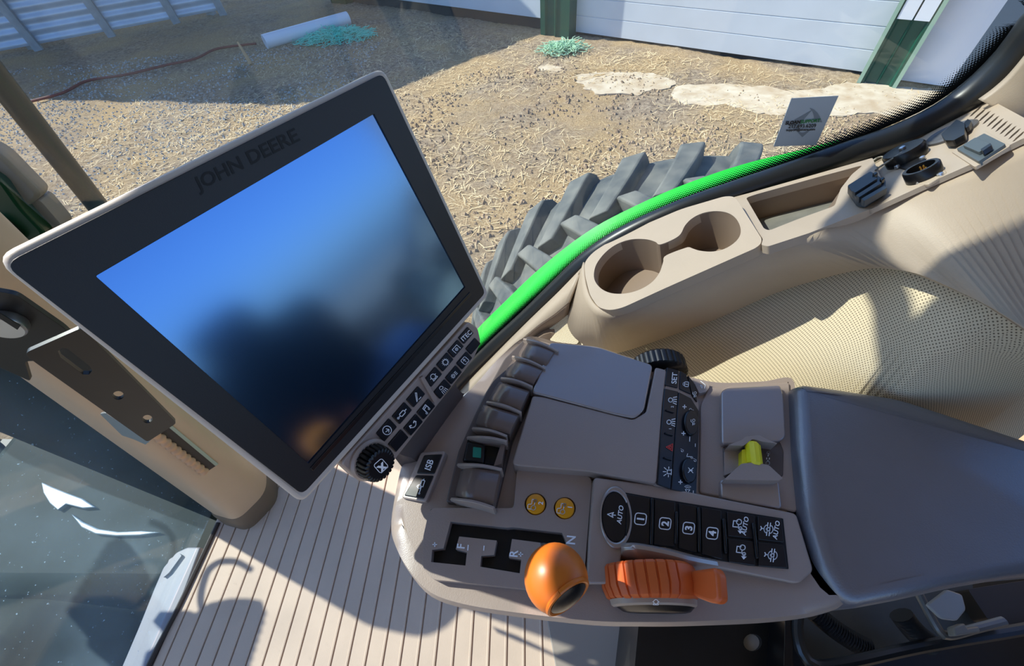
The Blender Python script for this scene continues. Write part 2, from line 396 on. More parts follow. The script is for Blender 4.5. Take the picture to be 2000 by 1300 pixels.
def icon(k, c, e1, h, pl, parent, m=WHITE, **kw): return decal('symbol', IC[k], c, e1, h, pl, m, parent, **kw)
def words(s, c, e1, h, pl, parent, m=WHITE, bold=.02, shear=0., name='lettering', **kw): return decal(name, [text2d(s, bold, shear)], c, e1, h, pl, m, parent, **kw)

# ================================================================== DISPLAY MONITOR
def rect_pose(c, wid):
    d = [np.array(((p[0] - CX), (p[1] - CY), F)) / F for p in c]
    z = np.linalg.solve(np.array([d[1], -d[2], d[3]]).T, d[0]); P = [R @ d[0], R @ d[1] * z[0], R @ d[2] * z[1], R @ d[3] * z[2]]
    s = wid / np.linalg.norm(P[1] - P[0]); return [CAM + p * s for p in P]
MQ = rect_pose([(0, 505), (748, 140), (948, 573), (590, 972)], .30)
MC = sum(MQ) / 4; MN = nz(np.cross(MQ[2] - MQ[0], MQ[3] - MQ[1])); MP = facing((MC, MN)); MN = MP[1]
mon = thing('display_monitor', 'large touchscreen monitor with wide black bezel and grey tan rim, reflecting blue sky', 'monitor', MC - np.array((0, 0, .16)))
rimp = [(-14, 506), (751, 130), (957, 575), (592, 985)]
px_slab('housing', rimp, MP, .034, RIM, mon, r=.010, bevel=.004, lift=-.003, seg=3)
# tapered back shell
bk = []
for k, (ins, dep) in enumerate(((0.012, .037), (.05, .062))):
    q = offs(MP, -dep); ctr = sum(pts(rimp, MP)) / 4
    base = rpoly([p + (ctr - p) / np.linalg.norm(ctr - p) * ins * 1.3 for p in pts(rimp, MP)], .012); bk.append([p - MN * dep for p in base])
bm = bmesh.new(); add_loft(bm, bk, True, True, True); obj('back_shell', bm, RIM, mon)
scr = [(187, 539), (731, 222), (909, 560), (603, 905)]
px_slab('bezel', [(6, 516), (748, 143), (948, 572), (591, 966)], MP, .0035, BEZ, mon, r=.007, bevel=.001, lift=.0008, holes=[scr], hr=.001)
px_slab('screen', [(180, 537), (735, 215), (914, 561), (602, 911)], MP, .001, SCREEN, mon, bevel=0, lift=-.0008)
px_slab('bezel_ridge', [(606, 914), (918, 570), (921, 575), (612, 920)], MP, .002, BLKS, mon, bevel=.0005, lift=.0018)
def e1px(a, b): return (b[0] - a[0], b[1] - a[1])
words('JOHN DEERE', (481, 311), (.894, -.447), 27, MP, mon, m=mat('embossed black print', (9, 10, 13), .5, .35), bold=.02, name='lettering', lift=.0011)
# keypad strip along the lower right edge
KP = offs(MP, -.006)
px_slab('keypad_strip', [(664, 905), (915, 627), (934, 640), (940, 668), (925, 702), (764, 908), (728, 940), (699, 938)], KP, .02, TAN, mon, r=.006, bevel=.002, seg=3)
kb1 = [(756, 840, 'arrow_circle'), (786, 807, 'plug'), (813, 775, 'pen'), (847, 736, 'engine'), (870, 707, 'gear'), (891, 681, 'shaft'), (911, 655, 'ITEC')]
kb2 = [(779, 861, None), (808, 830, 'phone'), (833, 799, 'music'), (865, 760, 'lamp'), (887, 732, 'sun'), (908, 704, 'box_arrow'), (925, 676, None)]
for row in (kb1, kb2):
    for i, (x, y, ic) in enumerate(row):
        s = 1.0 - .045 * i; a = np.array((12.6, -14.8)) * s; b = np.array((7.6, 8.2)) * s
        if row is kb2: b = b * .95
        c = np.array((x, y)); Q = [c - a - b, c + a - b, c + a + b, c - a + b]
        bt = px_slab('button', Q, KP, .004, KEY, mon, r=.0015, bevel=.0008, lift=.0022)
        if ic == 'ITEC': words('ITEC', (x, y), (.72, -.69), 8.5, KP, bt, lift=.0027, bold=.015)
        elif ic: icon(ic, (x, y), (.66, -.75) if ic != 'arrow_circle' else (.8, -.6), 17 * s if ic not in ('plug',) else 22, KP, bt, lift=.0027)
bt = px_slab('divider', [(822, 738), (828, 734), (855, 778), (849, 786)], KP, .004, TAN, mon, r=.001, bevel=.0012, lift=.004)
# dial
dc = at(721, 896, KP)
lathe('dial_skirt', [(.0225, 0), (.0225, .003), (.02, .005)], dc, MN, TAN, mon, n=40)
dl = lathe('dial', [(.0185, .002), (.0185, .016), (.0172, .0205), (.0145, .0215)], dc, MN, BLKS, mon, n=96, rib=24, ribd=.0016)
DP = (dc + MN * .0215, MN)
cpx = None
def proj(p):
    v = R.T @ (np.array(p) - CAM); return (CX + F * v[0] / v[2], CY + F * v[1] / v[2])
cpx = proj(DP[0])
icon('xbox', cpx, (.75, -.66), 21, DP, dl)
# mounting neck down to the console
NK = [offs(MP, -.02), zp(.645)]
n0 = pts([(768, 880), (888, 752), (905, 770), (800, 895)], offs(MP, -.026)); n1 = pts([(800, 905), (858, 800), (898, 800), (862, 890), (822, 920)], zp(.63))
bm = bmesh.new()
ra = smooth_line(rpoly(n0, .004), 24, True); rb = smooth_line(rpoly(pts([(795, 920), (862, 806), (893, 806), (838, 915)], zp(.64)), .004), 24, True)
add_loft(bm, [ra, [a * .5 + b * .5 for a, b in zip(ra, rb)], rb], True, True, True)
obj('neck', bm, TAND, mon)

# ================================================================== CONTROL CONSOLE (arm rest controls)
CO = at(1150, 1000, zp(.6)); con = thing('control_console', 'brown tan control console with levers and black keypads below the monitor', 'console', (CO[0], CO[1], .5))
out = [(768, 1040, .62), (774, 985, .635), (790, 915, .645), (822, 852, .65), (880, 800, .655), (930, 748, .66), (982, 692, .665), (1030, 657, .668), (1090, 668, .668), (1165, 677, .668),
       (1215, 693, .668), (1280, 712, .664), (1345, 735, .66), (1400, 750, .655), (1480, 748, .655), (1546, 746, .655), (1552, 850, .655), (1562, 1000, .65), (1596, 1120, .64),
       (1650, 1172, .64), (1600, 1200, .64), (1500, 1215, .645), (1350, 1222, .65), (1250, 1223, .652), (1150, 1220, .654), (1000, 1203, .655), (900, 1186, .654), (840, 1163, .65), (800, 1118, .645), (778, 1078, .64)]
ring = smooth_line([at(x, y, zp(z)) for x, y, z in out], 160, True)
cc = sum(ring) / len(ring)
def inset(ring, d, z=None, dz=0.):
    n = len(ring); o = []
    for i in range(n):
        t = nz(ring[(i + 2) % n][:2] - ring[i - 2][:2]); nrm = np.array((-t[1], t[0]))
        q = ring[i].copy(); q[:2] += nrm * d * SGN; q[2] = (z if z is not None else q[2] + dz); o.append(q)
    return o
area = sum(ring[i][0] * ring[(i + 1) % 160][1] - ring[(i + 1) % 160][0] * ring[i][1] for i in range(160)); SGN = 1 if area > 0 else -1
bm = bmesh.new()
r1 = inset(ring, .003, dz=.018); r2 = inset(ring, .011, dz=.032); r3 = inset(ring, .02, dz=.034)
for rr in (r1, r2, r3):
    for i in range(160): rr[i][2] = min(rr[i][2], .664)
rb0 = inset(ring, .004, dz=-.02); rb1 = inset(ring, .02, z=.55); rb2 = inset(ring, .03, z=.52)
add_loft(bm, [rb2, rb1, rb0, ring, r1, r2, r3], True, True, True)
obj('body', bm, TAN, con, angle=50)
# --- panels
ZT = zp(.692); ZM = zp(.688)
px_slab('storage_lid', [(1074, 668), (1165, 676), (1212, 692), (1275, 712), (1258, 800), (1240, 816), (1200, 808), (1060, 771), (1038, 766), (1052, 735)], zp(.694), .03, TANG, con, r=.006, bevel=.0016, seg=3)
CP = plane3(at(1055, 775, zp(.692)), at(1010, 905, zp(.692)), at(1285, 945, zp(.692)))
px_slab('centre_panel', [(1040, 772), (1060, 774), (1236, 819), (1262, 804), (1280, 716), (1302, 722), (1294, 790), (1283, 944), (1150, 920), (1012, 909), (1000, 905)], CP, .03, TAN, con, r=.004, bevel=.0018, seg=3)
gate = [(892, 1018), (1000, 1030), (1095, 1042), (1104, 1060), (1102, 1078), (1060, 1075), (1074, 1062), (1073, 1060), (1002, 1054), (994, 1084), (1017, 1096), (1014, 1118), (940, 1106), (938, 1090), (962, 1083), (970, 1056), (900, 1048), (890, 1074), (912, 1082), (908, 1104), (843, 1096), (844, 1073), (866, 1070), (876, 1020)]
gate = [(880, 1018), (990, 1030), (1002, 1029), (1098, 1040), (1105, 1056), (1103, 1082), (1076, 1080), (1076, 1062), (1000, 1052), (994, 1088), (1018, 1092), (1015, 1119), (938, 1106), (940, 1085), (965, 1083), (970, 1055), (897, 1047), (890, 1072), (912, 1078), (909, 1104), (842, 1097), (844, 1073), (866, 1070)]
def holes_amber(c, r): return [(c[0] + r * math.cos(a * math.pi / 12), c[1] + r * math.sin(a * math.pi / 12)) for a in range(24)]
FP = zp(.676)
px_slab('lever_gate_panel', [(838, 996), (848, 991), (1003, 992), (1010, 915), (1150, 926), (1156, 940), (1144, 1088), (1138, 1158), (1050, 1152), (845, 1131), (826, 1110), (826, 1050)], FP, .013, TAN, con, r=.005, bevel=.002, holes=[gate, holes_amber((1046, 984), 21.5), holes_amber((1103, 992), 21.5)], seg=3)
px_slab('gate_well', [(835, 1010), (1120, 1020), (1120, 1130), (835, 1115)], zp(.6655), .004, BLK, con, bevel=0)
for c, l in (((1046, 984), '2'), ((1103, 992), '1')):
    ctr = at(c[0], c[1], FP)
    b = lathe('button', [(.0106, -.012), (.0106, .0015), (.0098, .0028), (.006, .0035)], ctr, (0, 0, 1), AMBER, con, n=32)
    q = zp(.6797)
    icon('tractor', (c[0] - 6, c[1]), (.13, -.99), 17, q, b); words(l, (c[0] + 10, c[1] - 2), (.13, -.99), 9, q, b)
for s, x, y, h in (('+', 849, 1063, 10), ('F', 900, 1066, 15), ('-', 945, 1070, 9), ('R', 1003, 1080, 16), ('+', 1017, 1082, 10), ('N', 1115, 1054, 17), ('_', 914, 1069, 10)):
    if s in '+': decal('lettering', IC['plus'], (x, y), (0, -1), h, FP, WHITE, con, lift=.0008)
    elif s in '-_': decal('lettering', IC['minus'], (x, y), (.1, -1), h * 1.2, FP, WHITE, con, lift=.0008)
    else: words(s, (x, y), (.1, -1), h, FP, con, lift=.0008)
icon('park', (1061, 1071), (.1, -1), 17, FP, con, lift=.0008)
# button bar
BP = plane3(at(1160, 935, zp(.689)), at(1555, 1005, zp(.674)), at(1150, 1090, zp(.683)))
px_slab('button_bar_plate', [(1160, 931), (1288, 948), (1420, 975), (1556, 1002), (1590, 1115), (1560, 1140), (1400, 1108), (1300, 1085), (1215, 1078), (1205, 1140), (1146, 1140), (1150, 1060)], BP, .02, TAN, con, r=.005, bevel=.002, seg=3)
px_slab('button_bar_bed', [(1221, 961), (1276, 971), (1530, 1012), (1541, 1111), (1462, 1104), (1380, 1090), (1300, 1068), (1221, 1064)], BP, .003, BLK, con, r=.001, bevel=.0005, lift=.0008)
Bt = [((1224, 964), (1270, 972), (1269, 1063), (1222, 1062), '1', (1251, 1013)), ((1279, 973), (1319, 980), (1318, 1068), (1277, 1063), '2', (1299, 1022)), ((1326, 982), (1361, 988), (1362, 1080), (1326, 1070), '3', (1345, 1031)),
      ((1370, 990), (1409, 996), (1411, 1092), (1371, 1082), '4', (1391, 1041))]
for a, b, c, d, l, q in Bt:
    o = px_slab('button', [a, b, c, d], BP, .004, KEY, con, r=.001, bevel=.001, lift=.0028)
    decal('symbol', [ST([rrect(1, 1, .25)], .09), ([(x * .62, y * .62) for x, y in text2d(l, .04)[0]], text2d(l, .04)[1])], q, (.12, -.99), 22, BP, WHITE, o, lift=.0034)
for P_, ic, q, au in (([(1420, 999), (1474, 1006), (1475, 1052), (1422, 1046)], 'tractor_arrow', (1442, 1027), (1455, 1027)), ([(1480, 1007), (1527, 1013), (1531, 1059), (1481, 1053)], 'difflock', (1501, 1033), (1516, 1035)),
                  ([(1422, 1051), (1475, 1057), (1476, 1104), (1424, 1097)], 'tractor_arrow', (1449, 1077), None), ([(1481, 1058), (1531, 1064), (1538, 1109), (1482, 1105)], 'difflock', (1509, 1084), None)):
    o = px_slab('button', P_, BP, .004, KEY, con, r=.001, bevel=.001, lift=.0028)
    icon(ic, q, (.12, -.99), 21, BP, o, lift=.0034)
    if au: words('AUTO', au, (.17, -.985), 9, BP, o, lift=.0034, shear=.2, bold=.02)
for (a, b) in (((1274, 972), (1273, 1064)), ((1322, 998), (1321, 1062)), ((1365, 990), (1367, 1078)), ((1414, 1012), (1419, 1080)), ((1472, 1020), (1480, 1090))):
    px_slab('divider', [(a[0] - 3, a[1]), (a[0] + 3, a[1]), (b[0] + 3, b[1]), (b[0] - 3, b[1])], BP, .006, BLKS, con, bevel=.001, lift=.0052)
def ell(c, a, b, tilt, n=40):
    t = math.radians(tilt); return [(c[0] + a * math.cos(s) * math.cos(t) - b * math.sin(s) * math.sin(t), c[1] + a * math.cos(s) * math.sin(t) + b * math.sin(s) * math.cos(t)) for s in [2 * math.pi * i / n for i in range(n)]]
px_slab('oval_surround', ell((1204, 1010), 32, 62, -3), BP, .006, TANG, con, lift=.003, bevel=.0015, holes=[ell((1202, 1009), 27, 50, -3)])
o = px_slab('button', ell((1202, 1009), 26.5, 49.5, -3), BP, .006, KEY, con, lift=.0015, bevel=.001)
icon('steer', (1196, 1005), (.12, -.99), 16, BP, o, lift=.0021); words('AUTO', (1211, 1005), (.14, -.99), 9, BP, o, lift=.0021, shear=.2, bold=.02)
# black keypad column
KC = plane3(at(1300, 735, zp(.690)), at(1290, 940, zp(.690)), at(1362, 800, zp(.672)))
px_slab('keypad_bed', [(1303, 716), (1330, 725), (1352, 750), (1366, 790), (1366, 870), (1362, 968), (1283, 946), (1288, 860), (1297, 765)], KC, .02, TAN, con, r=.003, bevel=.002, lift=0)
px_slab('button', [(1303, 717), (1326, 723), (1324, 757), (1299, 751)], KC, .004, KEY, con, r=.001, bevel=.001, lift=.002)
px_slab('button', [(1329, 724), (1341, 731), (1350, 769), (1328, 759)], KC, .004, KEY, con, r=.001, bevel=.001, lift=.002)
px_slab('button', [(1344, 733), (1356, 748), (1362, 785), (1352, 771)], KC, .004, KEY, con, r=.001, bevel=.001, lift=.002)
words('SET', (1317, 738), (.1, -1), 10, KC, con, lift=.0026, bold=.02); icon('padlock', (1341, 750), (.1, -1), 15, KC, con, lift=.0026); icon('cart', (1356, 770), (.1, -1), 11, KC, con, lift=.0026)
px_slab('keypad_strip', [(1298, 758), (1325, 764), (1310, 955), (1284, 945)], KC, .003, KEY, con, bevel=.0008, lift=.002)
px_slab('keypad_strip', [(1326, 765), (1350, 777), (1366, 803), (1364, 880), (1360, 966), (1311, 955)], KC, .003, KEY, con, bevel=.0008, lift=.0024)
for ic, x, y, h in (('worklamp', 1313, 781, 17), ('worklamp', 1310, 824, 17), ('hazard', 1308, 873, 14), ('beacon', 1304, 921, 18)):
    icon(ic, (x, y), (.05, -1), h, KC, con, m=RED if ic == 'hazard' else WHITE, lift=.0026)
words('2', (1313, 794), (.05, -1), 5, KC, con, lift=.0026); words('1', (1309, 837), (.05, -1), 5, KC, con, lift=.0026)
for (x0, y0) in ((1302, 800), (1300, 845), (1298, 893)):
    px_slab('divider', [(x0, y0 - 2), (x0 + 15, y0 + 3), (x0 + 15, y0 + 6), (x0, y0 + 1)], KC, .004, BLKS, con, bevel=.0005, lift=.004)
for ic, x, y, h in (('plus', 1337, 794, 9), ('fan', 1350, 802, 13), ('minus', 1360, 815, 8), ('plus', 1335, 846, 9), ('slash', 1347, 857, 13), ('minus', 1358, 869, 7), ('seatmark', 1332, 879, 7), ('note', 1347, 890, 14), ('seatmark', 1357, 898, 7), ('plus', 1329, 941, 9), ('speaker', 1343, 955, 15), ('minus', 1354, 961, 8)):
    icon(ic, (x, y), (.05, -1), h, KC, con, lift=.003)
for (x, y, ic) in ((1352, 824, 'cart'), (1348, 918, 'mute')):
    b = px_slab('dial', ell((x, y), 14, 25, -4), KC, .008, BLKS, con, bevel=.0015, lift=.0065)
    icon(ic, (x + 1, y), (.05, -1), 12, KC, b, lift=.0071)
# --- right hand column: lids and yellow lever
RC = zp(.672)
px_slab('column_plate', [(1368, 792), (1385, 752), (1410, 760), (1430, 752), (1542, 746), (1548, 860), (1558, 1000), (1440, 975), (1366, 962)], zp(.667), .02, TAN, con, r=.004, bevel=.002, seg=3)
px_slab('corner_button', [(1350, 738), (1384, 745), (1386, 756), (1380, 764), (1366, 768), (1358, 752)], zp(.672), .01, TAN, con, r=.002, bevel=.001)
icon('seatmark', (1372, 751), (.3, -.95), 14, zp(.672), con, lift=.0006)
px_slab('lid', [(1409, 764), (1418, 757), (1524, 751), (1531, 770), (1535, 852), (1527, 860), (1450, 866), (1410, 867)], zp(.675), .012, TANG, con, r=.004, bevel=.003, seg=3)
px_slab('lid', [(1407, 935), (1522, 938), (1528, 993), (1440, 978), (1408, 970)], zp(.674), .012, TANG, con, r=.004, bevel=.003, seg=3)
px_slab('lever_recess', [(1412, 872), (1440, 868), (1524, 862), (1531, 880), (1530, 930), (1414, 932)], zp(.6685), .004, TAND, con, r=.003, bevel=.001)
lv = px_slab('lever_pad', [(1415, 880), (1450, 876), (1452, 914), (1415, 928)], zp(.671), .004, TAN, con, r=.002, bevel=.001)
y0 = at(1470, 905, zp(.683)); y1 = at(1470, 860, zp(.683))
bm = bmesh.new(); add_lathe(bm, [(.006, -.0005), (.0082, .002), (.0082, .024), (.006, .027)], at(1474, 909, zp(.682)), (.22, 1, .04), n=20, rib=10, ribd=.0006); obj('yellow_lever', bm, YELLOW, con)
px_slab('lever_foot', [(1449, 878), (1462, 875), (1462, 912), (1449, 916)], zp(.682), .012, YELLOW, con, r=.001, bevel=.001)
for P_ in ([(1414, 936), (1448, 905), (1476, 902), (1502, 908), (1530, 934), (1520, 938)], [(1422, 869), (1450, 858), (1456, 852), (1482, 849), (1496, 856), (1520, 866), (1490, 862), (1470, 857), (1452, 870)]):
    px_slab('lever_guard', P_, zp(.687), .018, TAN, con, r=.002, bevel=.0015)
icon('hitch', (1500, 895), (.05, -1), 18, zp(.671), con)
# --- black thumb wheel
wc = at(1293, 722, zp(.668)); lathe('thumb_wheel', [(.036, -.004), (.0395, -.002), (.0395, .016), (.036, .02)], (wc[0], wc[1] + .004, .650), (0, 1, 0), BLKS, con, n=120, rib=30, ribd=.0012)
# --- hydraulic paddle levers
caps = [((1030, 662), (1085, 682), (1066, 713), (1012, 691)), ((1005, 697), (1062, 718), (1042, 748), (984, 729)), ((976, 742), (1034, 761), (1016, 800), (954, 779)),
        ((944, 787), (1014, 807), (995, 845), (928, 826)), None, ((903, 909), (976, 918), (962, 984), (888, 966))]
bay5 = ((915, 853), (987, 864), (978, 909), (903, 900))
def paddle(name, q, m, zt=.697, droop=.022):
    a, b, c, d = [np.array(p, float) for p in q]; rows = []
    n = 9
    for i in range(n):
        t = i / (n - 1); z = zt - droop * (1 - min(1, t / .45)) ** 2 * 1.0
        rows.append((t, z))
    bm = bmesh.new(); top = []
    for t, z in rows:
        p = a + (b - a) * t; s = d + (c - d) * t
        P0, P1 = at(p[0], p[1], zp(z)), at(s[0], s[1], zp(z)); top.append([P0 * (1 - k) + P1 * k + np.array((0, 0, -.0035 * (abs(2 * k - 1)) ** 4)) for k in (0, .06, .2, .5, .8, .94, 1)])
    bot = [[p - np.array((0, 0, .025)) for p in r] for r in top]
    vt = [[bm.verts.new(V(p)) for p in r] for r in top]; vb = [[bm.verts.new(V(p)) for p in r] for r in bot]
    for i in range(n - 1):
        for j in range(6):
            bm.faces.new((vt[i][j], vt[i][j + 1], vt[i + 1][j + 1], vt[i + 1][j])); bm.faces.new((vb[i][j], vb[i + 1][j], vb[i + 1][j + 1], vb[i][j + 1]))
        bm.faces.new((vt[i][0], vt[i + 1][0], vb[i + 1][0], vb[i][0])); bm.faces.new((vt[i][6], vb[i][6], vb[i + 1][6], vt[i + 1][6]))
    for j in range(6):
        bm.faces.new((vt[0][j], vb[0][j], vb[0][j + 1], vt[0][j + 1])); bm.faces.new((vt[-1][j], vt[-1][j + 1], vb[-1][j + 1], vb[-1][j]))
    return obj(name, bm, m, con, angle=50)
CAPM = mat('glossy taupe lever plastic', (122, 106, 98), .22, .6)
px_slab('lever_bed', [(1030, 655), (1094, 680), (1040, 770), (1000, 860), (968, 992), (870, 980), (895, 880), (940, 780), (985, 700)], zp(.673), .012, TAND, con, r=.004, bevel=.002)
for q in caps:
    if q: paddle('paddle_lever', q, CAPM)
wl = px_slab('lever_well', bay5, zp(.676), .004, BLK, con, r=.002, bevel=0)
b = px_slab('rocker', [(912, 862), (948, 868), (945, 905), (905, 898)], zp(.684), .012, BLKS, con, r=.003, bevel=.003)
px_slab('indicator', [(924, 872), (940, 874), (939, 894), (923, 892)], zp(.684), .001, TEAL, b, r=.001, bevel=.0003, lift=.0008)
px_slab('lever_lip', [(978, 868), (987, 864), (980, 905), (964, 910)], zp(.69), .012, CAPM, con, r=.001, bevel=.002)
seps = [((1022, 658), (1091, 683)), ((1000, 692), (1065, 716)), ((978, 734), (1040, 752)), ((950, 781), (1018, 802)), ((922, 832), (990, 848)), ((912, 850), (990, 858)), ((893, 903), (980, 913)), ((880, 970), (965, 988))]
for a, b in seps:
    P0 = [at(a[0] + (b[0] - a[0]) * t, a[1] + (b[1] - a[1]) * t - 4 * math.sin(t * 3.14) + 3, zp(.699 - .02 * (1 - min(1, t / .4)) ** 2)) for t in [i / 9 for i in range(10)]]
    bm = bmesh.new(); w = np.array((.0006, .0013, 0))
    add_loft(bm, [[p - w - np.array((0, 0, .024)), p - w, p + w, p + w - np.array((0, 0, .024))] for p in P0], True, True, True); obj('separator_fin', bm, TAN, con, bevel=.0006)
# --- ISB switch
IS = plane3(at(825, 890, zp(.672)), at(868, 888, zp(.676)), at(800, 970, zp(.668)))
px_slab('switch_surround', [(822, 882), (870, 880), (832, 980), (783, 972)], IS, .012, TAN, con, r=.004, bevel=.0015, lift=.001)
for q in ([(828, 888), (864, 886), (848, 925), (813, 924)], [(812, 927), (847, 928), (827, 974), (789, 967)]):
    o = px_slab('switch', q, IS, .004, BLKS, con, r=.002, bevel=.001, lift=.0022)
    if q[0][0] == 828: words('ISB', (838, 907), (.32, -.95), 12, IS, o, lift=.0028, bold=.015)
    else: icon('cyl_lock', (819, 950), (.32, -.95), 19, IS, o, lift=.0028)
# --- orange gear lever knob
kc = at(1086, 1128, zp(.748)); kr = .0272
px_slab('lever_stem', [(1060, 1085), (1100, 1085), (1100, 1110), (1060, 1110)], zp(.735), .07, BLK, con, r=.004, bevel=.002)
bm = bmesh.new(); bmesh.ops.create_uvsphere(bm, u_segments=36, v_segments=22, radius=1.0)
vd = nz(CAM - kc); lr = nz(np.array((.50, -.78, .22)))
for v in bm.verts:
    p = np.array(v.co); 
    q = p * kr * np.array((1, 1, .9))
    d = (q @ lr) - .0178
    if d > 0: q = q - lr * d
    v.co = V(kc + q)
kn = obj('gear_knob', bm, ORANGE, con, angle=40)
bm = bmesh.new(); u_, w_, a_ = frame(lr)
add_lathe(bm, [(.0172, .0), (.0172, .0010), (.014, .0028), (.008, .004), (.002, .0045)], kc + lr * .0175, lr, n=32); obj('knob_inset', bm, BLKS, kn)
bm = bmesh.new(); side = nz(np.cross(lr, np.array((.6, .6, .2)))); s2 = nz(np.cross(lr, side))
add_tube(bm, [V(kc + lr * .0168 + (side * math.cos(t) + s2 * math.sin(t)) * .0194) for t in [2 * math.pi * i / 40 for i in range(41)]], .0022, 8); obj('knob_rim', bm, ORANGE, kn)
# --- orange hand throttle
tc0 = at(1281, 1130, zp(.70)); TX = tc0[0]; TY = tc0[1]; TZ = .664; TR = .047
bm = bmesh.new(); n = 170; rings = []
for (r, y) in ((.036, .0150), (.0455, .0150), (.0475, .0125), (.0475, -.004), (.0440, -.0125), (.040, -.0150), (.028, -.016)):
    rg = []
    for i in range(n):
        t = math.pi * (.02 + .96 * i / (n - 1)); k = r
        if r > .039 and 50 < i < 165 and (i % 12) in (0, 1): k = r - .0022
        rg.append((TX + math.cos(t) * k, TY + y, TZ + math.sin(t) * k))
    rg.append((TX, TY + y, TZ - .01)); rings.append(rg)
add_loft(bm, rings, True, True, True); th = obj('throttle_lever', bm, ORANGE2, con, angle=30)
TT = [(1338, 1117), (1352, 1113), (1394, 1107), (1402, 1120), (1406, 1170), (1398, 1178), (1384, 1176), (1358, 1166), (1340, 1150)]
px_slab('thumb_tab', TT, plane3(at(1340, 1130, zp(.690)), at(1400, 1110, zp(.722)), at(1400, 1175, zp(.716))), .012, ORANGE2, th, r=.003, bevel=.0035, seg=3)
def arc_(r, y, ky=.8, dx=0., dz=.004): return [(TX + dx + math.cos(t) * r, TY + y, TZ + dz + math.sin(t) * r * ky) for t in [math.pi * (.04 + .92 * i / 30) for i in range(31)]]
bm = bmesh.new(); add_loft(bm, [r_ + [(TX, r_[0][1], TZ - .012)] for r_ in (arc_(.042, -.014), arc_(.041, -.0185), arc_(.039, -.020))], True, True, True)
hub = obj('throttle_hub', bm, mat('pale hub plastic', (170, 150, 132), .35), con, angle=30)
bm = bmesh.new(); add_loft(bm, [r_ + [(TX, r_[0][1], TZ - .006)] for r_ in (arc_(.038, -.0195, .78, .001), arc_(.032, -.0235, .64, .002), arc_(.027, -.0245, .54, .002))], True, True, True); hl = obj('hub_label', bm, BLKS, hub)
icon('engine', (1281, 1176), (1, .02), 13, plane3(np.array((TX, TY - .0195, TZ + .0336)), np.array((TX + .02, TY - .0195, TZ + .0336)), np.array((TX, TY - .0235, TZ + .0245))), hub, lift=.0015)
# arch hood over the throttle
hp = smooth_line([at(1214, 1068, zp(.688)), at(1245, 1067, zp(.699)), at(1300, 1077, zp(.702)), at(1350, 1090, zp(.697)), at(1402, 1100, zp(.683))], 24)
bm = bmesh.new(); rg = []
for i, p in enumerate(hp):
    t = i / 23; h = .028 * math.sin(math.pi * min(1, max(0.03, t))) ** .5
    rg.append([p + np.array((0, .004, -.03)), p + np.array((0, .004, -.003)), p + np.array((0, .0015, 0)), p + np.array((0, -.002, 0)), p + np.array((0, -.005, -.004)), p + np.array((0, -.008, -.016)), p + np.array((0, -.008, -.034))])
add_loft(bm, rg, True, True, True); obj('throttle_hood', bm, TANG, con, angle=45)

# ================================================================== ARMREST PAD
arm = [(1556, 746, .686), (1625, 755, .69), (1760, 776, .69), (1900, 822, .69), (2005, 856, .69), (2180, 915, .69), (2200, 1100, .69), (2000, 1118, .685), (1870, 1140, .68), (1760, 1165, .675), (1670, 1182, .667), (1640, 1165, .668), (1605, 1105, .675), (1572, 1000, .68), (1562, 880, .684)]
ar = [at(x, y, zp(z)) for x, y, z in arm]; ar = smooth_line(rpoly(ar, .012, 4), 140, True)
cc = sum(ar) / len(ar); area = sum(ar[i][0] * ar[(i + 1) % 140][1] - ar[(i + 1) % 140][0] * ar[i][1] for i in range(140)); SGN = 1 if area > 0 else -1
bm = bmesh.new(); add_loft(bm, [inset(ar, .006, dz=-.075), inset(ar, -.001, dz=-.06), inset(ar, -.002, dz=-.012), inset(ar, .001, dz=-.004), inset(ar, .005, dz=0), inset(ar, .012, dz=.002)], True, True, True)
tag(obj('armrest', bm, GREY, angle=60), 'long charcoal grey padded armrest at the rear of the control console', 'armrest')

# ================================================================== CAB INTERIOR, RIGHT SIDE
YN, YF = .43, .57
KT = plane3(at(1180, 600, yp(YN)), at(1480, 470, yp(YN)), at(1330, 410, yp(YF)))          # cup holder top
TT_ = plane3(at(1482, 470, yp(YN)), at(1700, 407, yp(YN)), at(1470, 375, yp(YF)))         # tray
QT = plane3(at(1700, 407, yp(YN)), at(2000, 265, yp(YN)), at(1740, 300, yp(YF)))          # socket panel
sc = thing('side_console', 'light tan side console with cup holders, open tray, sockets and slotted vent', 'console', (.3, .5, .5))
cup = [(1160, 540), (1163, 520), (1174, 502), (1190, 486), (1210, 474), (1234, 467), (1262, 467), (1280, 472), (1290, 477), (1325, 461), (1338, 440), (1352, 426), (1372, 416), (1396, 412), (1420, 415), (1437, 426), (1446, 444), (1445, 460), (1434, 474), (1414, 486), (1390, 491), (1366, 489), (1350, 484), (1341, 483), (1300, 499), (1295, 512), (1288, 532), (1274, 550), (1252, 564), (1226, 572), (1200, 573), (1180, 567), (1166, 555)]
ctop = [(1141, 512), (1158, 492), (1210, 459), (1330, 408), (1415, 383), (1432, 383), (1440, 390), (1488, 466), (1486, 476), (1476, 484), (1300, 562), (1215, 601), (1190, 606), (1168, 600), (1152, 576), (1143, 540)]
cups = pts(cup, KT); cups = smooth_line(cups, 150, True)
ct = rpoly(pts(ctop, KT), .012, 4)
slab('cup_holder_rim', ct, tuple(-KT[1] * .016), SIDE, sc, [cups], bevel=.004, seg=3)
nK = facing(KT)[1]; down = np.array((0, 0, -1.))
dv = -nK * .5 + down * .5; dv = nz(dv)
bm = bmesh.new(); cm = sum(cups) / len(cups)
add_loft(bm, [[p - nK * .002 for p in cups], [p + dv * .03 for p in cups], [p + dv * .07 + (cm - p) * .03 for p in cups]], True, False, True); obj('cup_holder_well', bm, SIDED, sc)
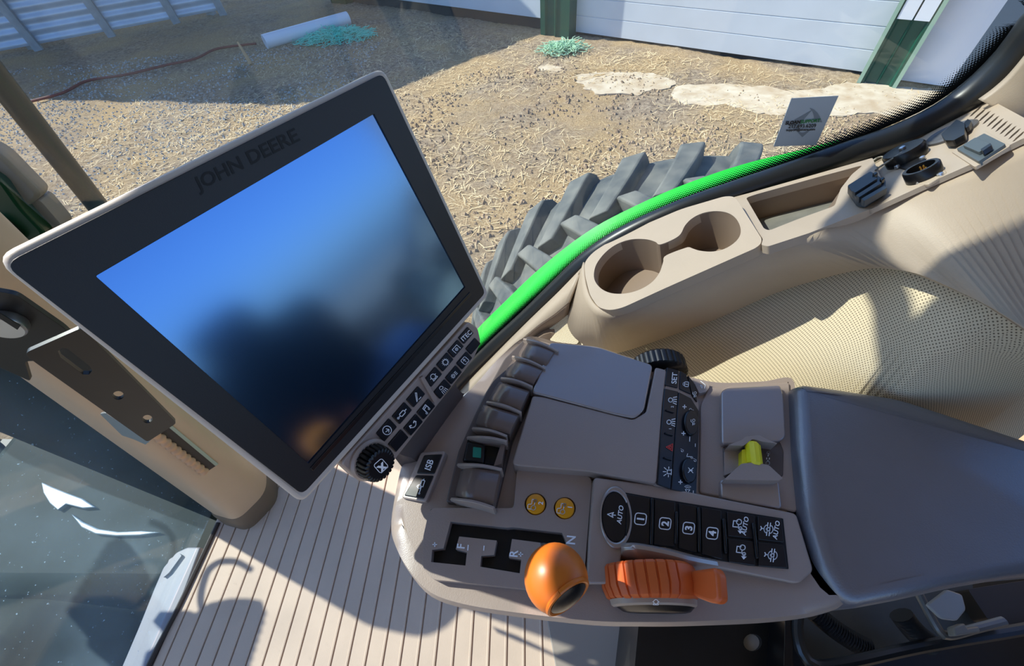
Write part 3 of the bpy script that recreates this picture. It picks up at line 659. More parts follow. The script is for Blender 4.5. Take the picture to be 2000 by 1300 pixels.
# skirt (near face) of the whole console
pairs = [((1141, 512), (1112, 590, .57), 0), ((1143, 545), (1109, 612, .55), 0), ((1152, 578), (1112, 640, .51), 0), ((1170, 601), (1130, 664, .47), 0), ((1195, 606), (1165, 682, .44), 0), ((1215, 601), (1205, 688, .43), 0), ((1300, 562), (1340, 643, .425), 0), ((1400, 518), (1420, 612, .42), 0), ((1478, 484), (1500, 576, .42), 0),
         ((1580, 458), (1600, 543, .41), 1), ((1700, 408), (1700, 522, .385), 2), ((1800, 362), (1780, 532, .345), 2), ((1900, 318), (1870, 568, .305), 2), ((2000, 268), (1960, 616, .265), 2), ((2120, 205), (2080, 700, .23), 2), ((2300, 120), (2250, 840, .2), 2)]
top_, bot_ = [], []
for a, b, k in pairs:
    pl = (KT, TT_, QT)[k]; top_.append(at(a[0], a[1], offs(pl, -.008 if k == 0 else -.0035))); bot_.append(at(b[0], b[1], yp(b[2])))
mid_ = [a * .86 + b * .14 + np.array((0, -.003, .001)) for a, b in zip(top_, bot_)]
strip_mesh('console_face', [top_, mid_, bot_], SIDE, sc, 90, thick=.004)
# tray and socket panel: plates with openings
tray = [(1457, 386), (1474, 380), (1600, 345), (1686, 322), (1664, 340), (1642, 368), (1630, 402), (1560, 427), (1502, 450), (1492, 446)]
px_slab('tray_rim', [(1432, 385), (1466, 376), (1600, 338), (1704, 308), (1740, 392), (1700, 408), (1580, 455), (1500, 481), (1487, 478), (1490, 466)], TT_, .012, SIDE, sc, r=.003, bevel=.003, holes=[tray], hr=.005, seg=3)
tp = rpoly(pts(tray, TT_), .006); tm = sum(tp) / len(tp)
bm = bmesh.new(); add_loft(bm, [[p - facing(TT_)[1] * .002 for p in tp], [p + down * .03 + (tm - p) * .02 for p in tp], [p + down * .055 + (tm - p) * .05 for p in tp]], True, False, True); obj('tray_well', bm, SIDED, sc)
slab('tray_mat', [p + down * .05 + (tm - p) * .07 for p in tp], (0, 0, -.003), mat('grey rubber mat', (120, 118, 110), .7, var=.15, vscale=40), sc)
slots = []
for i in range(15):
    x = 1906 + 8.4 * i; y = 217 + 4.9 * i
    slots.append([(x - 13, y + 11), (x - 8, y + 9), (x + 6, y - 3), (x + 13, y - 11), (x + 8, y - 9), (x - 6, y + 3)])
px_slab('socket_panel', [(1690, 322), (1705, 308), (1800, 268), (1870, 222), (1912, 194), (1930, 192), (2060, 262), (2000, 269), (1900, 319), (1800, 363), (1700, 409), (1640, 414), (1634, 398), (1642, 370), (1664, 340)], QT, .006, SIDE, sc, r=.003, bevel=.003, holes=slots[:11], seg=2)
px_slab('vent_duct', [(1885, 235), (1915, 200), (2040, 262), (1990, 275)], QT, .004, BLK, sc, bevel=0, lift=-.02)
QF = facing(QT); nQ = QF[1]
def Q(x, y, l=0.): return at(x, y, offs(QT, l))
s_ = 1.0
# rotary switch (black pointer in a round dial)
sw = lathe('rotary_switch', [(.024, 0), (.024, .003), (.021, .005), (.019, .004), (.016, .004)], Q(1858, 262), nQ, mat('grey ring plastic', (92, 90, 90), .35), sc, n=40)
px_slab('pointer', [(1838, 262), (1868, 233), (1884, 240), (1884, 262), (1862, 274), (1846, 274)], QT, .008, BLKS, sw, r=.002, bevel=.002, lift=.012)
px_slab('pointer_tip', [(1882, 240), (1890, 232), (1897, 236), (1892, 246), (1886, 250)], QT, .006, BLKS, sw, r=.001, bevel=.001, lift=.01)
# outlet cover
cv = px_slab('outlet_cover', [(1868, 290), (1922, 260), (1964, 281), (1911, 315)], QT, .006, mat('slate grey plastic', (84, 92, 94), .45), sc, r=.002, bevel=.0015, lift=.005)
px_slab('flap', [(1880, 283), (1905, 268), (1937, 281), (1912, 297)], QT, .004, mat('slate grey plastic', (84, 92, 94), .45), cv, r=.002, bevel=.001, lift=.009)
px_slab('flap_tab', [(1915, 291), (1934, 279), (1937, 283), (1919, 295)], QT, .005, BLKS, cv, r=.001, bevel=.001, lift=.012)
px_slab('surround', [(1858, 296), (1922, 254), (1974, 284), (1904, 326)], QT, .004, SIDE, sc, r=.003, bevel=.002, lift=.0015)
# round screw cap on a flange with a braided lanyard
cap = lathe('socket_cap', [(.021, 0), (.0215, .014), (.02, .0165), (.0, .0166)][:3], Q(1772, 312), nQ, BLKS, sc, n=40)
plabel(cap, 'round black screw cap with a lanyard')
px_slab('flange', [(1736, 320), (1770, 330), (1810, 312), (1796, 300), (1760, 298)], QT, .003, BLK, sc, r=.003, bevel=.001, lift=.003)
lathe('cap_bolt', [(.0035, .0166), (.0035, .019), (.002, .02)], Q(1772, 312), nQ, STEEL, cap, n=12)
for x, y in ((1732, 309), (1753, 327), (1802, 310)): lathe('screw', [(.0032, 0), (.0028, .003), (.001, .004)], Q(x, y, .002), nQ, STEEL, sc, n=12)
LAN = mat('braided cord', (190, 184, 170), .6, rgb2=(40, 38, 36), vscale=300)
lan = smooth_line([Q(1772, 290, .012), Q(1758, 300, .016), Q(1735, 315, .014), Q(1715, 328, .012), Q(1706, 335, .006), Q(1700, 330, .004), Q(1702, 318, .004), Q(1710, 310, .006), Q(1722, 306, .004), Q(1732, 309, .003)], 40)
tube('lanyard', lan, .0012, LAN, sc, 8)
# multi pin socket
so = lathe('pin_socket', [(.0165, 0), (.0165, .012), (.0155, .0135), (.0125, .0135), (.012, .004)], Q(1806, 345), nQ, BLKS, sc, n=36)
for x, y in ((1800, 334), (1807, 331), (1812, 335), (1808, 338), (1803, 339)): lathe('pin', [(.0012, 0), (.0012, .005), (.0005, .006)], Q(x, y, .006), nQ, BRASS, so, n=8)
for x, y in ((1770, 340), (1837, 343), (1795, 357)): lathe('screw', [(.0034, 0), (.003, .003), (.001, .004)], Q(x, y, .0), nQ, STEEL, sc, n=12)
px_slab('socket_recess', [(1768, 336), (1800, 312), (1826, 312), (1850, 336), (1812, 360), (1790, 358)], QT, .004, mat('warm tan plastic', (186, 168, 146), .5), sc, r=.004, bevel=.001, lift=.001)
# ribbed double rubber plug cover
pc = px_slab('plug_cover', [(1655, 362), (1700, 334), (1730, 352), (1730, 366), (1690, 391), (1674, 388)], TT_, .01, mat('slate rubber', (58, 66, 72), .45), sc, r=.003, bevel=.002, lift=.012)
for a, b in (((1664, 372), (1708, 344)), ((1672, 381), (1716, 353)), ((1682, 388), (1727, 362))):
    px_slab('rib', [(a[0], a[1]), (b[0], b[1]), (b[0] + 6, b[1] + 4), (a[0] + 6, a[1] + 4)], TT_, .008, mat('slate rubber', (58, 66, 72), .45), pc, r=.001, bevel=.0015, lift=.016)
for x, y in ((1708, 338), (1722, 348)): px_slab('hinge_lug', [(x - 4, y), (x + 3, y - 4), (x + 7, y - 1), (x, y + 4)], TT_, .006, BLKS, pc, bevel=.001, lift=.018)

# rubber window seal, sill trim, perforated wall panel
seal = [(2140, -60), (2040, 30), (1990, 95), (1935, 152), (1880, 198), (1820, 236), (1740, 272), (1640, 306), (1540, 340), (1430, 376), (1320, 414), (1220, 460), (1150, 505), (1090, 560), (1030, 617), (960, 680), (900, 740), (840, 810)]
ss = smooth_line([at(x, y, yp(.592)) for x, y in seal], 90)
SEALM = mat('black window seal rubber', (30, 33, 36), .35, .55)
tag(tube('window_seal', ss, [.019 - .004 * i / 89 for i in range(90)], SEALM, None, 14), 'thick black rubber seal curving along the bottom edge of the side window', 'window seal')
glass_edge = [(2140, -120), (2040, -20), (1995, 45), (1945, 100), (1895, 150), (1830, 200), (1750, 240), (1640, 285), (1550, 318), (1400, 374), (1300, 413), (1200, 463), (1130, 512), (1060, 574), (1000, 628), (930, 694), (880, 750), (820, 830)]
ge = smooth_line([at(x, y, yp(.615)) for x, y in glass_edge], 100)
fr_in = []
for i in range(100):
    t_ = ge[min(i + 1, 99)] - ge[max(i - 1, 0)]; t_ = t_ / np.linalg.norm(t_); q_ = np.array((-t_[2], 0, t_[0])); q_ = q_ if q_[2] > 0 else -q_
    fr_in.append(ge[i] + q_ * .034)
o = strip_mesh('dotted_frit_band', [ge, fr_in], FRIT, None, 100, raw=True); struct(o, 'black dotted printed band fading along the lower edge of the side window', 'window band')
# sill strips below the seal
A_ = [at(x, y, yp(.572)) for x, y in ((1140, 520), (1090, 572), (1030, 630), (970, 690), (910, 752), (860, 812), (820, 870))]
B_ = [at(x, y, yp(.535)) for x, y in ((1112, 590), (1082, 615), (1046, 640), (985, 694), (925, 756), (886, 806), (846, 866))]
C_ = [at(x, y, yp(.525)) for x, y in ((1110, 640), (1096, 650), (1060, 655), (1000, 706), (938, 766), (898, 814), (858, 874))]
D_ = [p + np.array((0, -.07, -.16)) for p in C_]
tr1 = strip_mesh('trim_1', [A_, B_], SIDE, None, 50, thick=.004); struct(tr1, 'light tan sill strip below the front of the side window', 'sill')
wf = strip_mesh('wall_front', [[np.array((p[0], .60, p[2] + .01)) for p in A_] + [np.array((-.45, .60, .02))], [np.array((p[0], .60, -.02)) for p in A_] + [np.array((-.8, .60, -.02))]], SIDED, None, 40, thick=.004); struct(wf, 'tan lower side wall below the front of the side window', 'wall')
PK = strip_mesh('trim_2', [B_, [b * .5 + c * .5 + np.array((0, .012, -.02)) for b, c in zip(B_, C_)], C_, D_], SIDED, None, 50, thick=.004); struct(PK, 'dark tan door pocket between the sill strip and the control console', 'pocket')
U0 = [p + nz(p - CAM) * .032 for p in bot_]; U1 = [u + np.array((-.01, -.09, -.035)) for u in U0]; U2 = [u + np.array((-.02, -.20, -.14)) for u in U0]; U3 = [u + np.array((-.02, -.28, -.34)) for u in U0]
for L, ym, zm in ((U1, .265, .76), (U2, .24, .55), (U3, .23, .40)):
    for p in L: p[1] = max(p[1], ym); p[2] = min(p[2], zm)
w = strip_mesh('wall_right', [U0, U1, U2, U3], PERF, None, 90); struct(w, 'cream perforated vinyl side wall below the tan side console', 'wall')
E_ = [at(x, y, yp(.565)) for x, y in ((1134, 524), (1118, 562), (1104, 586), (1082, 606), (1060, 628))]
F_ = [at(x, y, yp(yy)) for x, y, yy in ((1112, 592, .568), (1113, 640, .52), (1130, 668, .48), (1105, 674, .49), (1080, 676, .5))]
w2 = strip_mesh('trim_3', [E_, F_], PERF, None, 30); struct(w2, 'small perforated vinyl corner in front of the cup holders', 'trim')
# galvanised strap with latch beside the console
strap = [(888, 792), (900, 776), (988, 702), (1003, 700), (1002, 712), (912, 796), (896, 806)]
sp_ = px_slab('metal_strap', strap, plane3(at(890, 795, yp(.50)), at(995, 702, yp(.50)), at(1003, 712, yp(.485))), .002, mat('galvanised strap', (206, 212, 212), .4, metal=.35, var=.15, vscale=90), None, r=.001, bevel=.0005)
tag(sp_, 'pale galvanised metal strap with a small latch beside the paddle levers', 'strap')
q = plane3(at(890, 795, yp(.50)), at(995, 702, yp(.50)), at(1003, 712, yp(.485)))
la = px_slab('latch', [(956, 726), (968, 715), (972, 720), (962, 732)], q, .005, BLKS, sp_, bevel=.0008, lift=.006); px_slab('latch', [(966, 714), (974, 708), (977, 712), (970, 719)], q, .006, STEEL, sp_, bevel=.0008, lift=.007)
# rear quarter pillar lining
RP0 = [at(x, y, yp(.56)) for x, y in ((1915, 196), (1950, 170), (1985, 135), (2060, 40))]; RP1 = [at(x, y, yp(.54)) for x, y in ((2062, 268), (2075, 258), (2090, 240), (2140, 180))]
w3 = strip_mesh('trim_4', [RP0, RP1], SIDE, None, 30, thick=.01); struct(w3, 'light tan rear pillar lining beyond the slotted vent', 'pillar lining')

# ------------------------------------------------------------------ floor mat, front pillar, windscreen
x0 = -.925; x1 = .24; prof = []
x = x0; gx = [-.856 + .04 * i for i in range(-1, 28)]
prof = [(x0, -.004), (x0 + .006, 0)]
for g in gx:
    if g - .008 < x0 or g > .05: continue
    prof += [(g - .0065, 0), (g - .005, .0014), (g - .0018, .001), (g - .0010, -.004), (g + .0010, -.004), (g + .0018, 0)]
prof += [(x1, 0), (x1, -.02)]
bm = bmesh.new(); add_loft(bm, [[(px_, y, z) for px_, z in prof] + [(x1, y, -.03), (x0, y, -.03)] for y in (-.7, .0, .30, .58)], True, True, True)
fl = struct(obj('floor', bm, MATG, angle=20), 'tan ribbed vinyl floor mat', 'floor')
px_slab('floor_panel', [(1066, 1196), (1252, 1205), (1246, 1330), (1090, 1330)], zp(.006), .01, mat('smooth floor vinyl', (150, 138, 126), .5), None, r=.01, bevel=.002).name
o = bpy.data.objects['floor_panel']; tag(o, 'smooth tan flat floor panel beside the seat pedestal below the console', 'floor panel')
fp = [(-.908, .283), (-.815, .262), (-.766, .335), (-.79, .40), (-.905, .41)]
L_ = .13
def pil(z, ins=0.):
    c = np.mean(np.array(fp), axis=0); return rpoly([np.array((c[0] + (x - c[0]) * (1 - ins), c[1] + (y - c[1]) * (1 - ins) + L_ * z, z)) for x, y in fp], .028, 5)
pr = thing('trim_5', 'tan front pillar with a slot holding a twisted tan cord', 'pillar', (-.84, .34, 0)); pr['kind'] = 'structure'
bm = bmesh.new(); add_loft(bm, [pil(.06), pil(1.0), pil(1.555)], True, True, True); obj('pillar_shell', bm, DTRIM, pr)
bm = bmesh.new(); add_loft(bm, [pil(0, -.06), pil(.05, -.05), pil(.06, -.0)], True, True, True); obj('pillar_foot', bm, mat('brown pillar foot plastic', (120, 100, 78), .5), pr)
def pface(px, py, l=0.):     # on the pillar's near face
    a = np.array((fp[0][0], fp[0][1], 0)); b = np.array((fp[1][0], fp[1][1], 0)); c = np.array((fp[1][0], fp[1][1] + L_, 1.)); b2 = np.array((fp[2][0], fp[2][1], 0))
    pl = plane3(b + (0, 0, 0), b2, c); return pl
PF = (np.array((fp[1][0], fp[1][1], 0)), nz(np.cross(np.array((fp[2][0] - fp[1][0], fp[2][1] - fp[1][1], 0)), np.array((0, L_, 1)))))
px_slab('cord_slot', [(296, 842), (325, 826), (424, 908), (396, 926)], PF, .003, mat('slot interior', (66, 56, 46), .6), pr, r=.003, bevel=0, lift=.0012)
px_slab('slot_edge', [(322, 828), (328, 824), (427, 906), (421, 910)], PF, .003, mat('pale slot edge', (168, 176, 150), .5), pr, bevel=.0005, lift=.003)
cd = [at(300 + 11 * i, 846 + 8.4 * i, offs(PF, .004)) for i in range(10)]
bm = bmesh.new(); P_ = smooth_line(cd, 60); add_tube(bm, P_, [.0085 + .0016 * math.sin(i * 1.1) for i in range(60)], 12); obj('twisted_cord', bm, mat('tan cord', (206, 160, 118), .6, var=.1, vscale=60), pr)
# black bracket bolted to the pillar
BQ = yp(.262); BQ = plane3(at(48, 690, yp(.25)), at(340, 830, yp(.27)), at(290, 862, yp(.25)))
bk = px_slab('mounting_bracket', [(47, 690), (160, 640), (345, 826), (288, 863), (66, 706)], BQ, .006, DMET, None, r=.006, bevel=.0012,
             holes=[[(113, 686), (121, 679), (132, 681), (176, 716), (180, 724), (174, 731), (162, 731), (118, 698)], [(231 + 11 * math.cos(a), 772 + 8.5 * math.sin(a)) for a in np.linspace(0, 5.9, 16)], [(288 + 10 * math.cos(a), 818 + 8 * math.sin(a)) for a in np.linspace(0, 5.9, 16)]])
tag(bk, 'flat black steel bracket with a slot and two holes in front of the tan pillar', 'bracket')
pl2 = plane3(at(48, 690, yp(.285)), at(340, 830, yp(.30)), at(290, 862, yp(.285)))
b2 = thing('bracket_plate', 'black plate with slotted silver knob at the left frame edge', 'plate', at(40, 640, pl2))
px_slab('plate', [(-60, 560), (30, 575), (125, 640), (205, 722), (176, 748), (110, 705), (48, 705), (60, 745), (-60, 690)], pl2, .006, DMET, b2, r=.006, bevel=.001)
kb = lathe('screw_knob', [(.016, 0), (.018, .004), (.018, .012), (.0165, .014)], at(18, 624, pl2), facing(pl2)[1], STEEL, b2, n=36)
px_slab('slot', [(-16, 612), (-10, 606), (40, 636), (34, 644)], offs(pl2, .0142), .001, BLK, kb, bevel=0, lift=.0006)
fo = px_slab('silver_clip', [(195, 808), (206, 806), (292, 862), (284, 868), (262, 858), (238, 850)], plane3(at(195, 808, yp(.27)), at(290, 862, yp(.27)), at(240, 852, yp(.28))), .003, STEEL, bk, r=.002, bevel=.0008); plabel(fo, 'bright silver metal clip')
# windscreen
WX = -.945
bm = bmesh.new(); vs = [bm.verts.new(V(p)) for p in ((WX - .0, -.95, .0), (WX, .34, .0), (WX, .485, 1.555), (WX, -.95, 1.555))]; bm.faces.new(vs)
wg = struct(obj('window_1', bm, GLASS_FRONT, smooth=False), 'dusty hazy front windscreen glass', 'window')
wg.modifiers.new('solid', 'SOLIDIFY').thickness = .004
# light grey windscreen sill
px_slab('windscreen_sill', [(392, 1068), (366, 1068), (344, 1078), (318, 1108), (300, 1150), (270, 1225), (225, 1330), (300, 1330), (330, 1240), (362, 1150)], zp(-.004), .03, mat('pale grey sill plastic', (128, 130, 138), .5), None, r=.006, bevel=.004, seg=3)
o = bpy.data.objects['windscreen_sill']; tag(o, 'pale grey plastic sill between the windscreen and the ribbed floor mat', 'sill')
px_slab('sill_clip', [(330, 1092), (350, 1080), (355, 1084), (330, 1118), (318, 1128)], zp(.0), .006, mat('pale grey sill plastic', (128, 130, 138), .5), o, r=.003, bevel=.002, lift=.003)
tag(tube('floor_edge_seal', smooth_line([(-.922, -.7, .0), (-.93, -.1, .002), (-.918, .10, .002), (-.912, .28, .002)], 30), .006, mat('dark brown edge trim', (58, 50, 46), .5), None, 8), 'dark narrow edge trim along the front of the floor mat', 'edge trim')
# side window glass
gv = [p.copy() for p in ge]; 
bm = bmesh.new(); poly = [(float(p[0]), .617, float(p[2])) for p in ge] + [(-.66, .617, .05), (-.9, .617, .05), (-.9, .617, 1.555), (1.0, .617, 1.555)]
bm.faces.new([bm.verts.new(p) for p in poly]); sg = struct(obj('window_2', bm, GLASS_SIDE, smooth=False), 'side window glass over the tyre and farmyard', 'window')
sg.modifiers.new('solid', 'SOLIDIFY').thickness = .004
# sticker on the glass
SP_ = yp(.611)
st = px_slab('window_sticker', [(1546, 192), (1638, 187), (1594, 283), (1511, 286)], SP_, .0008, mat('grey sticker film', (168, 180, 190), .5), None, bevel=0); tag(st, 'square grey dealer sticker on the side window glass above the seal', 'sticker')
GL = mat('mid grey logo print', (120, 132, 142), .5)
decal('logo', [poly2d([(1, 0), (.78, .35), (.56, .62), (.3, .82), (0, .95), (.25, .7), (.42, .4), (.47, .1)][::-1]), poly2d([(-1, 0), (-.6, .3), (-.2, .55), (.18, .8), (-.1, .35), (-.3, .0), (-.42, -.35), (-.55, -.5)]), poly2d([(-.45, -.5), (0, -.9), (.25, -.62), (.5, -.35), (.3, -.42), (.05, -.6), (-.1, -.62)][::-1])], (1574, 240), (1, -.03), 32, SP_, GL, st, e2=(.25, -1))
SB = mat('black sticker print', (16, 18, 22), .5)
words('SLOAN', (1549, 239), (1, -.08), 6.4, SP_, st, m=SB, bold=.05, shear=.15, e2=(.12, -1), lift=.0012)
words('SUPPORT', (1583, 236.4), (1, -.08), 6.4, SP_, st, m=mat('green sticker print', (24, 120, 60), .5), bold=.04, shear=.15, e2=(.12, -1), lift=.0012)
words('217.693.6209', (1567, 246), (1, -.03), 7, SP_, st, m=SB, bold=.02, e2=(.1, -1), lift=.0012)
words('support@sloans.com', (1564, 253), (1, -.03), 4.6, SP_, st, m=SB, bold=.03, e2=(.1, -1), lift=.0012)

# ------------------------------------------------------------------ seat, pedestal and cab roof
CLOTH = mat('black seat cloth', (24, 22, 22), .75, bump=.3, bscale=300)
seat = thing('operator_seat', 'black operator seat at the bottom frame edge beside the console', 'seat', (.45, -.4, .12))
box('cushion', (.12, -.62, .44), (.62, -.13, .56), CLOTH, seat, .05)
bkr = box('backrest', (.66, -.50, .50), (.80, .02, .93), CLOTH, seat, .06); bkr.rotation_euler = (0, .06, 0)
hd = box('headrest', (.70, -.36, .91), (.80, -.14, 1.03), CLOTH, seat, .045)
box('seat_pillar', (.25, -.5, .05), (.6, -.25, .45), DMET, seat, .01)
ped = thing('seat_pedestal', 'black steel seat pedestal with hoses below the armrest at the bottom', 'pedestal', (.5, .05, 0))
px_slab('side_plate', [(1250, 1190), (1534, 1190), (1530, 1340), (1236, 1340)], zp(.30), .25, DMET, ped, r=.004, bevel=.003, holes=[[(1470 + 18 * math.cos(a), 1254 + 17 * math.sin(a)) for a in np.linspace(0, 6.0, 20)]])
px_slab('hole_backing', [(1440, 1220), (1500, 1220), (1500, 1290), (1440, 1290)], zp(.29), .004, mat('pale cover', (206, 206, 200), .5), ped, bevel=0)
px_slab('upright', [(1534, 1190), (1552, 1190), (1548, 1340), (1530, 1340)], zp(.36), .3, BLKS, ped, r=.002, bevel=.003)
px_slab('tray_plate', [(1556, 1170), (1900, 1130), (1905, 1235), (1640, 1290), (1586, 1296), (1562, 1270)], zp(.30), .02, mat('dark olive steel', (84, 86, 82), .45, var=.2, vscale=20), ped, r=.008, bevel=.003)
def corr(name, a, b, z0, z1, r, n, parent):
    P = [np.array(at(a[0] + (b[0] - a[0]) * t, a[1] + (b[1] - a[1]) * t + 6 * math.sin(3.14 * t), zp(z0 + (z1 - z0) * t))) for t in [i / (n * 4) for i in range(n * 4 + 1)]]
    bm = bmesh.new(); add_tube(bm, P, [r * (1 + .13 * math.cos(i * math.pi / 2)) for i in range(len(P))], 12); return obj(name, bm, mat('hose plastic', (46, 48, 52), .45), parent)
corr('corrugated_hose', (1590, 1195), (1695, 1266), .35, .34, .013, 22, ped); corr('corrugated_hose', (1760, 1200), (1815, 1256), .36, .34, .014, 14, ped)
tube('front_rail', smooth_line([at(x, y, zp(.36)) for x, y in ((1562, 1180), (1558, 1240), (1580, 1292), (1640, 1296), (1800, 1262), (2000, 1228), (2150, 1200))], 50), .008, mat('worn steel edge', (64, 70, 76), .3, metal=.6), ped)
tube('rail', smooth_line([at(x, y, zp(.38)) for x, y in ((1790, 1150), (1830, 1225), (1850, 1240), (1900, 1228), (1960, 1212))], 30), .006, mat('grey bracket edge', (120, 124, 126), .4, metal=.5), ped)
px_slab('lever_plate', [(1810, 1180), (1850, 1150), (1880, 1160), (1888, 1190), (1870, 1212), (1840, 1208)], zp(.42), .006, mat('light grey lever plastic', (168, 176, 180), .4), ped, r=.004, bevel=.002)
px_slab('bolt_block', [(1862, 1224), (1884, 1216), (1890, 1226), (1912, 1222), (1916, 1234), (1866, 1242)], zp(.40), .014, mat('grey block', (140, 142, 138), .5), ped, bevel=.002)
px_slab('rear_cover', [(1890, 1150), (2150, 1110), (2150, 1200), (1990, 1222), (1930, 1210)], zp(.34), .03, mat('dark taupe cover', (58, 52, 48), .5), ped, r=.004, bevel=.004)
px_slab('base_tray', [(1500, 1130), (2200, 1080), (2200, 1400), (1500, 1400)], zp(.16), .02, DMET, ped, bevel=.002)
struct(box('ceiling', (-.83, -.98, 1.56), (1.15, .66, 1.66), mat('roof lining', (170, 165, 158), .7), None, .03), 'cab roof lining', 'ceiling')
tag(tube('side_shadow_tube', smooth_line([(.16, .74, 1.25), (-.08, .74, 1.37), (-.32, .74, 1.535), (-.44, .74, 1.61), (-.57, .74, 1.72), (-.62, .66, 1.70)], 30), .021, BLK), 'black curved tube added outside, above the side window, to cast a shadow', 'shadow caster')  # unseen tube added so its shadow bands the side console
for i, (x, y) in enumerate(((1.08, .56), (1.08, -.9), (-.88, -.92))):
    struct(box('trim_%d' % (6 + i), (x - .04, y - .04, -.02), (x + .04, y + .04, 1.555), DTRIM, None, .015), 'tan cab corner post', 'pillar')
struct(box('wall_back', (1.10, -.95, -.02), (1.14, .6, .72), DTRIM, None, .01), 'tan rear cab wall', 'wall')
struct(box('wall_left', (-.9, -.98, -.02), (1.1, -.95, .15), DTRIM, None, .01), 'tan lower door sill', 'wall')

# ================================================================== OUTSIDE
GZ = -1.75; G = zp(GZ)
SUN_AZ, SUN_EL = 22., 42.
az, el = math.radians(SUN_AZ), math.radians(SUN_EL)
SUN = np.array((-math.cos(az) * math.cos(el), math.sin(az) * math.cos(el), math.sin(el)))

def ground_mat():
    m = bpy.data.materials.new('dry dirt with straw'); m.use_nodes = True; nt = m.node_tree; b = nt.nodes['Principled BSDF']
    tc = new(nt, 'ShaderNodeTexCoord')
    def noise_(sc, det, rough=.6, vec=None):
        n = new(nt, 'ShaderNodeTexNoise'); n.inputs['Scale'].default_value = sc; n.inputs['Detail'].default_value = det; n.inputs['Roughness'].default_value = rough
        nt.links.new(vec or tc.outputs['Object'], n.inputs['Vector']); return n.outputs['Fac']
    def ramp(f, stops):
        r = new(nt, 'ShaderNodeValToRGB'); e = r.color_ramp.elements
        e[0].position, e[0].color = stops[0][0], (*lin(stops[0][1]), 1); e[1].position, e[1].color = stops[-1][0], (*lin(stops[-1][1]), 1)
        for p, c in stops[1:-1]: k = e.new(p); k.color = (*lin(c), 1)
        nt.links.new(f, r.inputs[0]); return r.outputs[0]
    def mixc(f, a, c):
        x = new(nt, 'ShaderNodeMix', data_type='RGBA'); nt.links.new(f, x.inputs[0]); nt.links.new(a, x.inputs[6]); nt.links.new(c, x.inputs[7]); return x.outputs[2]
    dirt = ramp(noise_(14, 10, .7), [(.32, (112, 94, 78)), (.5, (166, 146, 124)), (.68, (206, 186, 158))])
    straw = ramp(noise_(45, 8, .75), [(.3, (130, 106, 78)), (.5, (190, 160, 120)), (.7, (228, 204, 162))])
    big = noise_(.55, 5, .6)
    f1 = new(nt, 'ShaderNodeMapRange'); nt.links.new(big, f1.inputs[0]); f1.inputs[1].default_value = .42; f1.inputs[2].default_value = .6
    c = mixc(f1.outputs[0], dirt, straw)
    nt.links.new(c, b.inputs['Base Color']); b.inputs['Roughness'].default_value = .9; b.inputs['Specular IOR Level'].default_value = .1
    bp = new(nt, 'ShaderNodeBump'); bp.inputs['Strength'].default_value = .9; bp.inputs['Distance'].default_value = .05
    nt.links.new(noise_(24, 10, .75), bp.inputs['Height']); nt.links.new(bp.outputs[0], b.inputs['Normal'])
    return m
CPX = {'large': [(1120, 148), (1180, 142), (1260, 143), (1320, 160), (1300, 175), (1240, 185), (1160, 178), (1130, 165)],
       'strip': [(1330, 168), (1420, 165), (1560, 175), (1680, 160), (1800, 172), (1990, 180), (1990, 250), (1850, 240), (1700, 225), (1540, 232), (1440, 212), (1370, 205), (1310, 185)],
       'small': [(1050, 133), (1075, 128), (1105, 131), (1090, 139), (1058, 141)]}
def fray(p): return np.array((p[0] + .16 * noise.noise(V((p[0] * 2.2, p[1] * 2.2, 1))) + .07 * noise.noise(V((p[0] * 9, p[1] * 9, 2))), p[1] + .13 * noise.noise(V((p[0] * 2.2, p[1] * 2.2, 7))) + .07 * noise.noise(V((p[0] * 9, p[1] * 9, 8)))))
CPW = {k: [fray(p) for p in smooth_line(pts(v, zp(GZ)), 110, True)] for k, v in CPX.items()}
CBB = {k: (min(p[0] for p in v), max(p[0] for p in v), min(p[1] for p in v), max(p[1] for p in v)) for k, v in CPW.items()}
def inpoly(x, y):
    for k, P in CPW.items():
        b = CBB[k]
        if not (b[0] < x < b[1] and b[2] < y < b[3]): continue
        c = False; j = len(P) - 1
        for i in range(len(P)):
            if (P[i][1] > y) != (P[j][1] > y) and x < (P[j][0] - P[i][0]) * (y - P[i][1]) / (P[j][1] - P[i][1]) + P[i][0]: c = not c
            j = i
        if c: return True
    return False
def gh(x, y):
    g = gh0(x, y)
    return g * .5 - .012 if inpoly(x, y) else g
def gh0(x, y):
    return .035 * noise.noise(V((x * .9, y * .9, 0))) + .03 * max(0, noise.noise(V((x * 3.1, y * 3.1, 5)))) + .018 * noise.noise(V((x * 8, y * 8, 9)))
bm = bmesh.new(); NX, NY = 300, 190; GX0, GX1, GY0, GY1 = -17., 9., 1.2, 17.
vg = [[bm.verts.new((GX0 + (GX1 - GX0) * i / NX, GY0 + (GY1 - GY0) * j / NY, GZ + gh(GX0 + (GX1 - GX0) * i / NX, GY0 + (GY1 - GY0) * j / NY))) for i in range(NX + 1)] for j in range(NY + 1)]
for j in range(NY):
    for i in range(NX): bm.faces.new((vg[j][i], vg[j][i + 1], vg[j + 1][i + 1], vg[j + 1][i]))
GM = ground_mat(); struct(obj('ground', bm, GM, angle=180), 'dry dirt and straw farmyard', 'ground')
bm = bmesh.new(); bm.faces.new([bm.verts.new(p) for p in ((-60, -60, GZ - .1), (60, -60, GZ - .1), (60, 60, GZ - .1), (-60, 60, GZ - .1))]); struct(obj('terrain', bm, GM), 'surrounding farmyard', 'ground')

